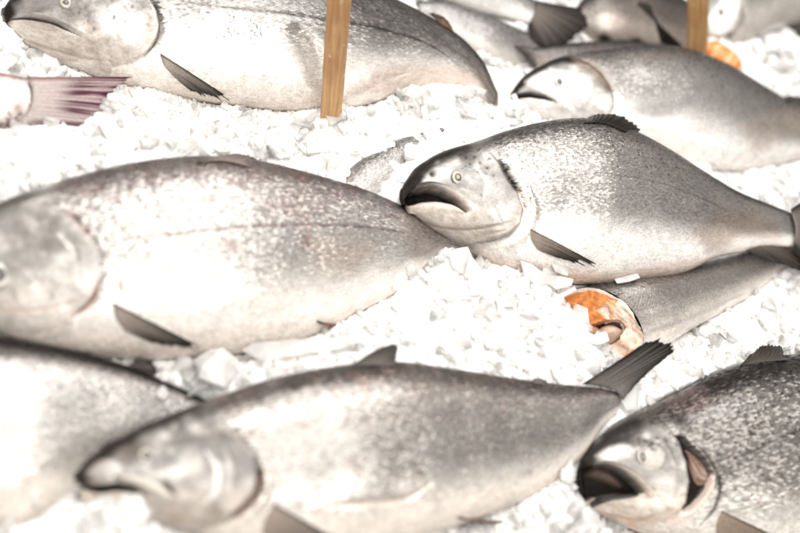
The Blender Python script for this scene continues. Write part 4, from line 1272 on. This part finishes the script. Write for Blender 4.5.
# ================================================================== ice
GU = np.arange(-1.0, 1.0, 0.0042)
GV = np.arange(-0.80, 1.0, 0.0042)
UU, VV = np.meshgrid(GU, GV, indexing='ij')
pts = np.stack([UU.ravel(), VV.ravel()], 1)
edge = np.vstack([to_bed(f.edge) + np.repeat([[0, 0, 0], [0, 0, 0.010]], 22, 0) for f in FISH if f.firm])
wsum = np.zeros(len(pts)); zsum = np.zeros(len(pts))
base_w = 1 / (0.16 ** 3)
for e in edge:
    d = np.sqrt((pts[:, 0] - e[0]) ** 2 + (pts[:, 1] - e[1]) ** 2 + 0.02 ** 2)
    w = 1 / d ** 3
    wsum += w; zsum += w * e[2]
Z = (zsum + base_w * 0.02) / (wsum + base_w) - 0.007
# mounds and hollows of ice seen between the fish (photo place, radius in metres, height)
for x, y, r, hgt in ((540, 330, 0.10, 0.022), (470, 320, 0.09, 0.018), (588, 366, 0.032, 0.014), (564, 344, 0.032, 0.016), (250, 375, 0.05, 0.015), (48, 528, 0.06, 0.035), (120, 535, 0.04, 0.02), (10, 525, 0.07, 0.045), (560, 510, 0.07, 0.03), (600, 520, 0.05, 0.02), (340, 125, 0.07, 0.015),
                     (500, 60, 0.05, 0.02), (760, 60, 0.09, 0.02), (770, 300, 0.08, 0.02), (690, 370, 0.05, 0.014), (120, 140, 0.08, 0.015), (30, 165, 0.08, 0.012), (700, 150, 0.03, 0.03), (440, 108, 0.06, 0.02), (468, 112, 0.03, 0.022), (331, 122, 0.025, 0.012), (436, 272, 0.03, -0.025), (480, 292, 0.05, 0.01), (380, 350, 0.06, 0.015),
                     (586, 496, 0.035, -0.05), (612, 525, 0.04, -0.05), (570, 480, 0.03, -0.02), (760, 180, 0.05, 0.02), (720, 330, 0.06, 0.01)):
    q = to_bed(on_bed([(x, y)], 0.02))[0]
    Z += hgt * np.exp(-((pts[:, 0] - q[0]) ** 2 + (pts[:, 1] - q[1]) ** 2) / r ** 2)
nz = np.empty(len(pts))
for i, (a, b) in enumerate(pts):
    v = Vector((a, b, 0))
    nz[i] = 0.016 * noise.noise(v * 13) + 0.006 * noise.noise(v * 34) + 0.003 * noise.noise(v * 80)
    nz[i] += 0.004 * (noise.cell(v * 62 + Vector((0.7 * noise.noise(v * 45), 0.7 * noise.noise(v * 45 + Vector((5, 5, 5))), 0))) - 0.5)
Z = Z + nz
# the ice gives way under each fish
vs, fs, o = [], [], 0
for f in FISH:
    if not f.firm:
        continue
    vs.append(to_bed(f.cP)); fs.append(f.cF + o); o += len(f.cP)
under = BVHTree.FromPolygons(np.vstack(vs).tolist(), np.vstack(fs).tolist())
for i, (a, b) in enumerate(pts):
    r = under.ray_cast(Vector((a, b, -1)), Vector((0, 0, 1)))
    if r[0] is not None:
        Z[i] = min(Z[i], r[0].z - 0.004)
Pice = from_bed(np.stack([pts[:, 0], pts[:, 1], Z], 1))
ice = make_mesh('ice_bed', Pice, grid_faces(len(GU), len(GV))[:, ::-1], M_ICE)
tag(ice, 'white bank of packed crushed ice under all the fish', 'ice bed', kind='structure')
Zg = Z.reshape(len(GU), len(GV))


def ice_z(u, v):
    i = min(max(int(round((u - GU[0]) / 0.0042)), 0), len(GU) - 1)
    j = min(max(int(round((v - GV[0]) / 0.0042)), 0), len(GV) - 1)
    return Zg[i, j]


ALLP = BVHTree.FromPolygons(np.vstack([f.cP for f in FISH]).tolist(),
                            np.vstack([f.cF + k for f, k in zip(FISH, np.cumsum([0] + [len(f.cP) for f in FISH[:-1]]))]).tolist())
HULL = [(0, 1, 2)]


def shard(rad, flat, lr):
    """an irregular broken plate of ice: two jagged polygons joined by a rim"""
    n = lr.integers(5, 8)
    a = np.sort(lr.uniform(0, 2 * math.pi, n))
    a = a * 0.5 + np.linspace(0, 2 * math.pi, n, endpoint=False) * 0.5
    r1 = rad * lr.uniform(0.55, 1.15, n)
    asp = lr.uniform(0.5, 1.0)
    top = np.stack([np.cos(a) * r1, np.sin(a) * r1 * asp, np.full(n, rad * flat) * lr.uniform(0.6, 1.3, n)], 1)
    bot = top * (lr.uniform(0.75, 1.1), lr.uniform(0.75, 1.1), -1)
    V = np.vstack([top, bot, [[0, 0, rad * flat * 1.15]], [[0, 0, -rad * flat * 1.1]]])
    F = []
    for k in range(n):
        k2 = (k + 1) % n
        F += [(k, k2, 2 * n), (k2 + n, k + n, 2 * n + 1), (k, k + n, k2 + n), (k, k2 + n, k2)]
    return V, F


def rot(lr, tiltmax):
    z = lr.uniform(0, 2 * math.pi)
    ax = lr.uniform(0, 2 * math.pi)
    t = lr.uniform(0, 1) ** 1.3 * tiltmax
    return np.array(Matrix.Rotation(t, 3, Vector((math.cos(ax), math.sin(ax), 0))) @ Matrix.Rotation(z, 3, 'Z'))


BB = np.stack([SB, TB, NB], 1)
VL, FL, off = [], [], 0
tries = 0
made = 0
while made < 6400 and tries < 60000:
    tries += 1
    px_ = (rng.uniform(-90, 890), rng.uniform(-60, 600))
    q = to_bed(on_bed([px_], 0.02))[0]
    u, v = q[0], q[1]
    if noise.noise(Vector((u * 9, v * 9, 4))) < rng.uniform(-0.9, 0.25):
        continue
    w = ice_z(u, v)
    rad = min(0.024, 0.0058 * math.exp(rng.normal(0, 0.72)))
    c = from_bed([[u, v, w + rad * 0.2]])[0]
    near = ALLP.find_nearest(Vector(c))
    if near[3] < rad * 0.35:
        continue
    d = Vector(c).normalized()
    hit = ALLP.ray_cast(Vector((0, 0, 0)), d)
    if hit[0] is not None and hit[3] < Vector(c).length - 0.02 and rng.uniform() < 0.8:
        continue
    V, F = shard(rad, rng.uniform(0.06, 0.22), rng)
    V = c + (V @ rot(rng, 0.95).T) @ BB.T
    VL.append(V); FL.append(np.array(F) + off); off += len(V)
    made += 1
print('flakes', made, tries)
fl_ob = make_mesh('crushed_ice', np.vstack(VL), np.vstack(FL), M_FLAKE, flat=True)
tag(fl_ob, 'loose translucent flakes of crushed ice strewn over the ice bank', 'crushed ice', kind='stuff')

# lumps of ice one can tell apart: (photo place, radius px, flatness, tilt, label)
LUMPS = [
    (217, 371, 30, 0.62, 0.3, 'largest rounded white ice lump, lying above the back of the long front salmon'),
    (566, 478, 13, 0.4, 0.4, 'clear wet ice lump between the front salmon and the dark speckled head'),
    (184, 368, 15, 0.35, 0.6, 'glassy ice lump beside the black-edged flank at lower left'),
]
PLATES = [
    ([(240, 350), (252, 343), (300, 339), (350, 336), (374, 338), (340, 350), (290, 358), (262, 362)], 0.006, 'long flat ice slab lying below the belly of the bruised salmon'),
    ([(616, 358), (626, 366), (640, 388), (638, 410), (626, 411), (619, 392)], 0.005, 'tall thin ice splinter standing against the black tail of the front salmon'),
    ([(551, 297), (574, 286), (578, 290), (556, 302)], 0.005, 'narrow ice sliver leaning on the orange face of the cut fish'),
    ([(520, 260), (532, 264), (552, 275), (574, 279), (572, 286), (556, 290), (548, 284), (536, 286), (524, 276)], 0.004, 'ragged ice plate under the pectoral fin of the sharp middle salmon'),
    ([(447, 252), (468, 246), (475, 262), (466, 277), (452, 268)], 0.006, 'glassy ice shard right below the jaw of the sharp middle salmon'),
    ([(470, 254), (482, 270), (478, 289), (463, 286), (465, 270)], 0.005, 'upright ice shard below the throat of the sharp middle salmon'),
    ([(430, 268), (446, 262), (451, 280), (438, 293), (427, 284)], 0.006, 'ice shard beside the narrow tail of the bruised salmon'),
    ([(614, 279), (638, 273), (641, 278), (617, 284)], 0.006, 'small white ice chip stuck under the pale belly of the middle salmon'),
]


def plate(poly, th, label):
    """a flat broken plate of ice, lifted just clear of whatever is behind it"""
    poly = np.array(poly, float)
    jag = []
    for a_, b_ in zip(poly, np.roll(poly, -1, 0)):
        L_ = np.linalg.norm(b_ - a_)
        k_ = max(1, int(L_ / 9))
        for q_ in range(k_):
            jag.append(a_ + (b_ - a_) * q_ / k_ + (rng.uniform(-1, 1, 2) * 1.3 if q_ else 0))
    poly = np.array(jag)
    n = unit(0.75 * ZC + 0.25 * NB + 0.25 * np.array([rng.uniform(-1, 1), rng.uniform(-1, 1), 0]))
    c = poly.mean(0)
    h = 0.0
    while h < 0.2:
        P0 = on_bed([c], h)[0]
        d = rays(poly)
        P = d * ((n @ P0) / (d @ n))[:, None]
        ok = True
        for p in np.vstack([P, P0[None]]):
            L_ = Vector(p).length
            r = ALLP.ray_cast(Vector((0, 0, 0)), Vector(p).normalized())
            q = to_bed([p])[0]
            if (r[0] is not None and r[3] < L_ + 0.003) or q[2] < ice_z(q[0], q[1]) - 0.004:
                ok = False
        if ok:
            break
        h += 0.004
    m = len(P)
    jit = np.array([rng.uniform(0.8, 1.25) for _ in range(m)])
    V = np.vstack([P, P - n * th * jit[:, None] * 1.5 + (P.mean(0) - P) * 0.12])
    F = [tuple(range(m))[::-1], tuple(range(m, 2 * m))] + [(k, (k + 1) % m, (k + 1) % m + m, k + m) for k in range(m)]
    ob = make_mesh('ice_chunk', V, F, M_CHUNK, flat=True)
    bv = ob.modifiers.new('soft_edges', 'BEVEL')
    bv.width = th * 0.25
    bv.segments = 2
    tag(ob, label, 'ice chunk', 'distinct lumps of ice between the fish')


def lump(rad, flat, lr):
    """a broken lump: the hull of scattered points, so its facets differ in size"""
    bm = bmesh.new()
    for _ in range(22):
        d = unit(lr.normal(size=3)) * lr.uniform(0.72, 1.08)
        bm.verts.new((d[0] * rad, d[1] * rad * 0.8, d[2] * rad * flat))
    r = bmesh.ops.convex_hull(bm, input=bm.verts)
    bmesh.ops.delete(bm, geom=list({g for g in r['geom_interior'] + r['geom_unused'] if isinstance(g, bmesh.types.BMVert)}), context='VERTS')
    bm.verts.index_update()
    V = np.array([v.co[:] for v in bm.verts])
    F = [tuple(v.index for v in f.verts) for f in bm.faces]
    bm.free()
    return V, F


def place_lump(x, y, rpx, flat, tl, label, group=None, lift=0.25):
    q = to_bed(on_bed([(x, y)], 0.03))[0]
    P = from_bed([[q[0], q[1], ice_z(q[0], q[1])]])[0]
    for _ in range(4):
        d = rays([(x, y)])[0]
        q = to_bed([d * (-P[2])])[0]
        P = from_bed([[q[0], q[1], ice_z(q[0], q[1])]])[0]
    P = rays([(x, y)])[0] * (-P[2])
    rad = rpx * K * -P[2]
    near = ALLP.ray_cast(Vector((0, 0, 0)), Vector(P).normalized())
    if near[0] is not None and near[3] < Vector(P).length:
        P = np.array(near[0])
    V, F = lump(rad, flat, rng)
    P = P + NB * rad * lift
    V = P + (V @ rot(rng, tl).T) @ BB.T
    ob = make_mesh('ice_chunk', V, F, M_CHUNK, flat=True)
    bv = ob.modifiers.new('soft_edges', 'BEVEL')
    bv.width = rad * 0.1
    bv.segments = 2
    tag(ob, label, 'ice chunk', group or 'distinct lumps of ice between the fish')
    return ob


for a in LUMPS:
    place_lump(*a)
for a in PLATES:
    plate(*a)
GEN = [(395, 290), (410, 275), (430, 268), (448, 285), (470, 280), (485, 300), (505, 290), (425, 300), (445, 305), (520, 285), (500, 312), (540, 300),
       (520, 330), (480, 335), (440, 335), (560, 320), (400, 330), (545, 350), (545, 515), (240, 385), (255, 365), (165, 392), (320, 345), (360, 342),
       (700, 345), (725, 335), (750, 320), (770, 305), (680, 360), (715, 360), (660, 385), (650, 400), (640, 345), (780, 275), (790, 330), (560, 265), (545, 280),
       (180, 120), (220, 130), (150, 145), (260, 135), (300, 130), (100, 150), (60, 160), (350, 150), (390, 120), (440, 110), (480, 105), (20, 175), (150, 110), (40, 505), (100, 515), (70, 500)]
for x, y in GEN:
    place_lump(x + rng.uniform(-4, 4), y + rng.uniform(-4, 4), rng.uniform(7, 14), rng.uniform(0.2, 0.45), 1.1,
               'loose angular lump of broken ice lying among the crushed ice between the salmon', 'loose lumps of broken ice', 0.15)

# a bit of orange flesh behind the upper right fish
mm = on_bed([(722, 58)], 0.03)[0]
P_, nu, nv = [], 22, 30
e1 = unit(on_bed([(740, 72)], 0.03)[0] - on_bed([(705, 46)], 0.03)[0])
e2 = unit(np.cross(NB, e1))
for i in range(nu + 1):
    for k in range(nv):
        a, e = 2 * math.pi * k / nv, math.pi * i / nu
        sx, sy = math.sin(e) * math.cos(a), math.sin(e) * math.sin(a)
        wob = 1 + 0.1 * noise.noise(Vector((sx * 2, sy * 2, math.cos(e) * 2)))
        P_.append(mm + e1 * 0.042 * math.copysign(abs(math.cos(e)) ** 0.7, math.cos(e)) * wob + e2 * 0.022 * sx * wob + NB * 0.022 * sy)
cl = np.array([[0.80, 0.26, 0.06] if (math.sin(p @ e1 * 420) > -0.6) else [0.85, 0.50, 0.28] for p in np.array(P_)])
ob = make_mesh('salmon_piece', np.array(P_), grid_faces(nu + 1, nv, wrap=True), M_FLESH, None, cl)
tag(ob, 'small orange piece of cut salmon flesh at the foot of the far stake', 'salmon piece')

# ================================================================== stakes


def stake(bottom, top, wpx, h, label, sink=0.05, depth=0.5):
    B = on_bed([bottom], h)[0]
    w = wpx * K * -B[2]
    dep = -B[2] - np.linalg.norm(np.array(top) - np.array(bottom)) * K * -B[2] / ct * st * 0.93
    T = rays([top])[0] * dep
    ax = unit(T - B)
    B2 = B - ax * sink
    x = unit(np.cross(ax, -ZC)) * -1
    x = unit(np.array([1, 0, 0]) - ax * ax[0])
    x = unit(x - 0.35 * unit(np.cross(ax, x)))
    y = unit(np.cross(ax, x))
    L = np.linalg.norm(T - B2)
    hw, hd = w / 2, w * depth / 2
    base_w = to_world([B2])[0]
    A = np.stack([x, y, ax], 1)
    b = hw * 0.12
    prof = [(-hw + b, -hd), (hw - b, -hd), (hw, -hd + b), (hw, hd - b), (hw - b, hd), (-hw + b, hd), (-hw, hd - b), (-hw, -hd + b)]
    V, F = [], []
    nseg = 40
    for i in range(nseg + 1):
        s = i / nseg
        for k, (px_, py_) in enumerate(prof):
            j = 0.02 * hw * noise.noise(Vector((px_ * 300, py_ * 300, s * 9)))
            V.append((px_ * (0.93 + 0.07 * s) + j, py_ + j, s * L))
    n = len(prof)
    for i in range(nseg):
        for k in range(n):
            F.append((i * n + k, i * n + (k + 1) % n, (i + 1) * n + (k + 1) % n, (i + 1) * n + k))
    F.append(tuple(range(n))[::-1])
    F.append(tuple(range(nseg * n, nseg * n + n)))
    ob = make_mesh('wooden_stake', np.array(V), F, M_WOOD, flat=True, world=True)
    Wm = R @ A
    ob.matrix_world = Matrix([[*Wm[0], base_w[0]], [*Wm[1], base_w[1]], [*Wm[2], base_w[2]], [0, 0, 0, 1]])
    tag(ob, label, 'stake', 'wooden stakes stuck in the ice')
    return ob


stake((331, 116), (344, -70), 21, 0.03, 'square pine stake in the ice in front of the top left salmon, the nearer stake')
stake((697, 56), (700, -70), 20, 0.03, 'blurred pine stake far back, behind the upper right salmon, beside the orange flesh')

# ================================================================== light, camera
world = bpy.data.worlds.new('World')
bpy.context.scene.world = world
world.use_nodes = True
bg = world.node_tree.nodes['Background']
wt = world.node_tree
tc = wt.nodes.new('ShaderNodeTexCoord')
sx_ = wt.nodes.new('ShaderNodeSeparateXYZ')
cr = wt.nodes.new('ShaderNodeValToRGB')
wt.links.new(tc.outputs['Generated'], sx_.inputs[0])
wt.links.new(sx_.outputs[2], cr.inputs[0])
cr.color_ramp.elements[0].position = 0.0
cr.color_ramp.elements[0].color = (0.16, 0.14, 0.125, 1)        # the dim hall
cr.color_ramp.elements[1].position = 0.75
cr.color_ramp.elements[1].color = (1.0, 0.96, 0.92, 1)          # its pale ceiling
wt.links.new(cr.outputs[0], bg.inputs['Color'])
bg.inputs['Strength'].default_value = 0.34


def lamp(name, kind, P, power, size, col=(1, 0.95, 0.88), target=None):
    ld = bpy.data.lights.new(name, kind)
    ld.energy = power
    ld.color = col
    if kind == 'AREA':
        ld.size = size
    else:
        ld.shadow_soft_size = size
    ob = bpy.data.objects.new(name, ld)
    C.objects.link(ob)
    Pw = Vector(to_world([P])[0])
    ob.location = Pw
    if target is not None:
        ob.rotation_euler = (Vector(to_world([target])[0]) - Pw).to_track_quat('-Z', 'Y').to_euler()
    return ob


mid = OB
lamp('ceiling_panel', 'AREA', mid + UP * 1.7 + np.array([0.38, 0.35, -0.25]), 45, 1.6, (1, 0.97, 0.93), mid)
lamp('front_fill', 'AREA', mid + UP * 0.30 + np.array([0.5, -0.1, 1.75]), 54, 2.0, (1, 0.965, 0.92), mid)  # unseen fill lamp, added on the camera side to brighten the bellies
for p_ in ((-1.02, 1.42, 0.22), (-0.92, 1.36, 0.22), (-0.82, 1.32, 0.24), (-0.36, 0.66, 1.02), (-0.27, 0.70, 0.98), (-0.18, 0.74, 0.94), (0.12, 1.0, 0.66), (0.75, 1.55, 0.08)):
    lamp('bulb', 'POINT', mid + np.array(p_), 1.7, 0.022, (1, 0.94, 0.86))

cd = bpy.data.cameras.new('camera')
cam = bpy.data.objects.new('camera', cd)
C.objects.link(cam)
cd.lens = LENS
cd.sensor_width = SENS
cd.sensor_fit = 'HORIZONTAL'
cd.clip_start = 0.05
cd.clip_end = 50
cam.matrix_world = Matrix([[*R[0], LOC[0]], [*R[1], LOC[1]], [*R[2], LOC[2]], [0, 0, 0, 1]])
cd.dof.use_dof = True
cd.dof.focus_distance = 1.70
cd.dof.aperture_fstop = 1.12
sc = bpy.context.scene
sc.camera = cam
sc.view_settings.view_transform = 'Standard'
sc.view_settings.look = 'None'
sc.view_settings.exposure = 0
sc.render.engine = 'CYCLES'
sc.cycles.use_denoising = True
sc.cycles.max_bounces = 8
sc.cycles.transmission_bounces = 6
sc.cycles.caustics_reflective = False
sc.cycles.caustics_refractive = False
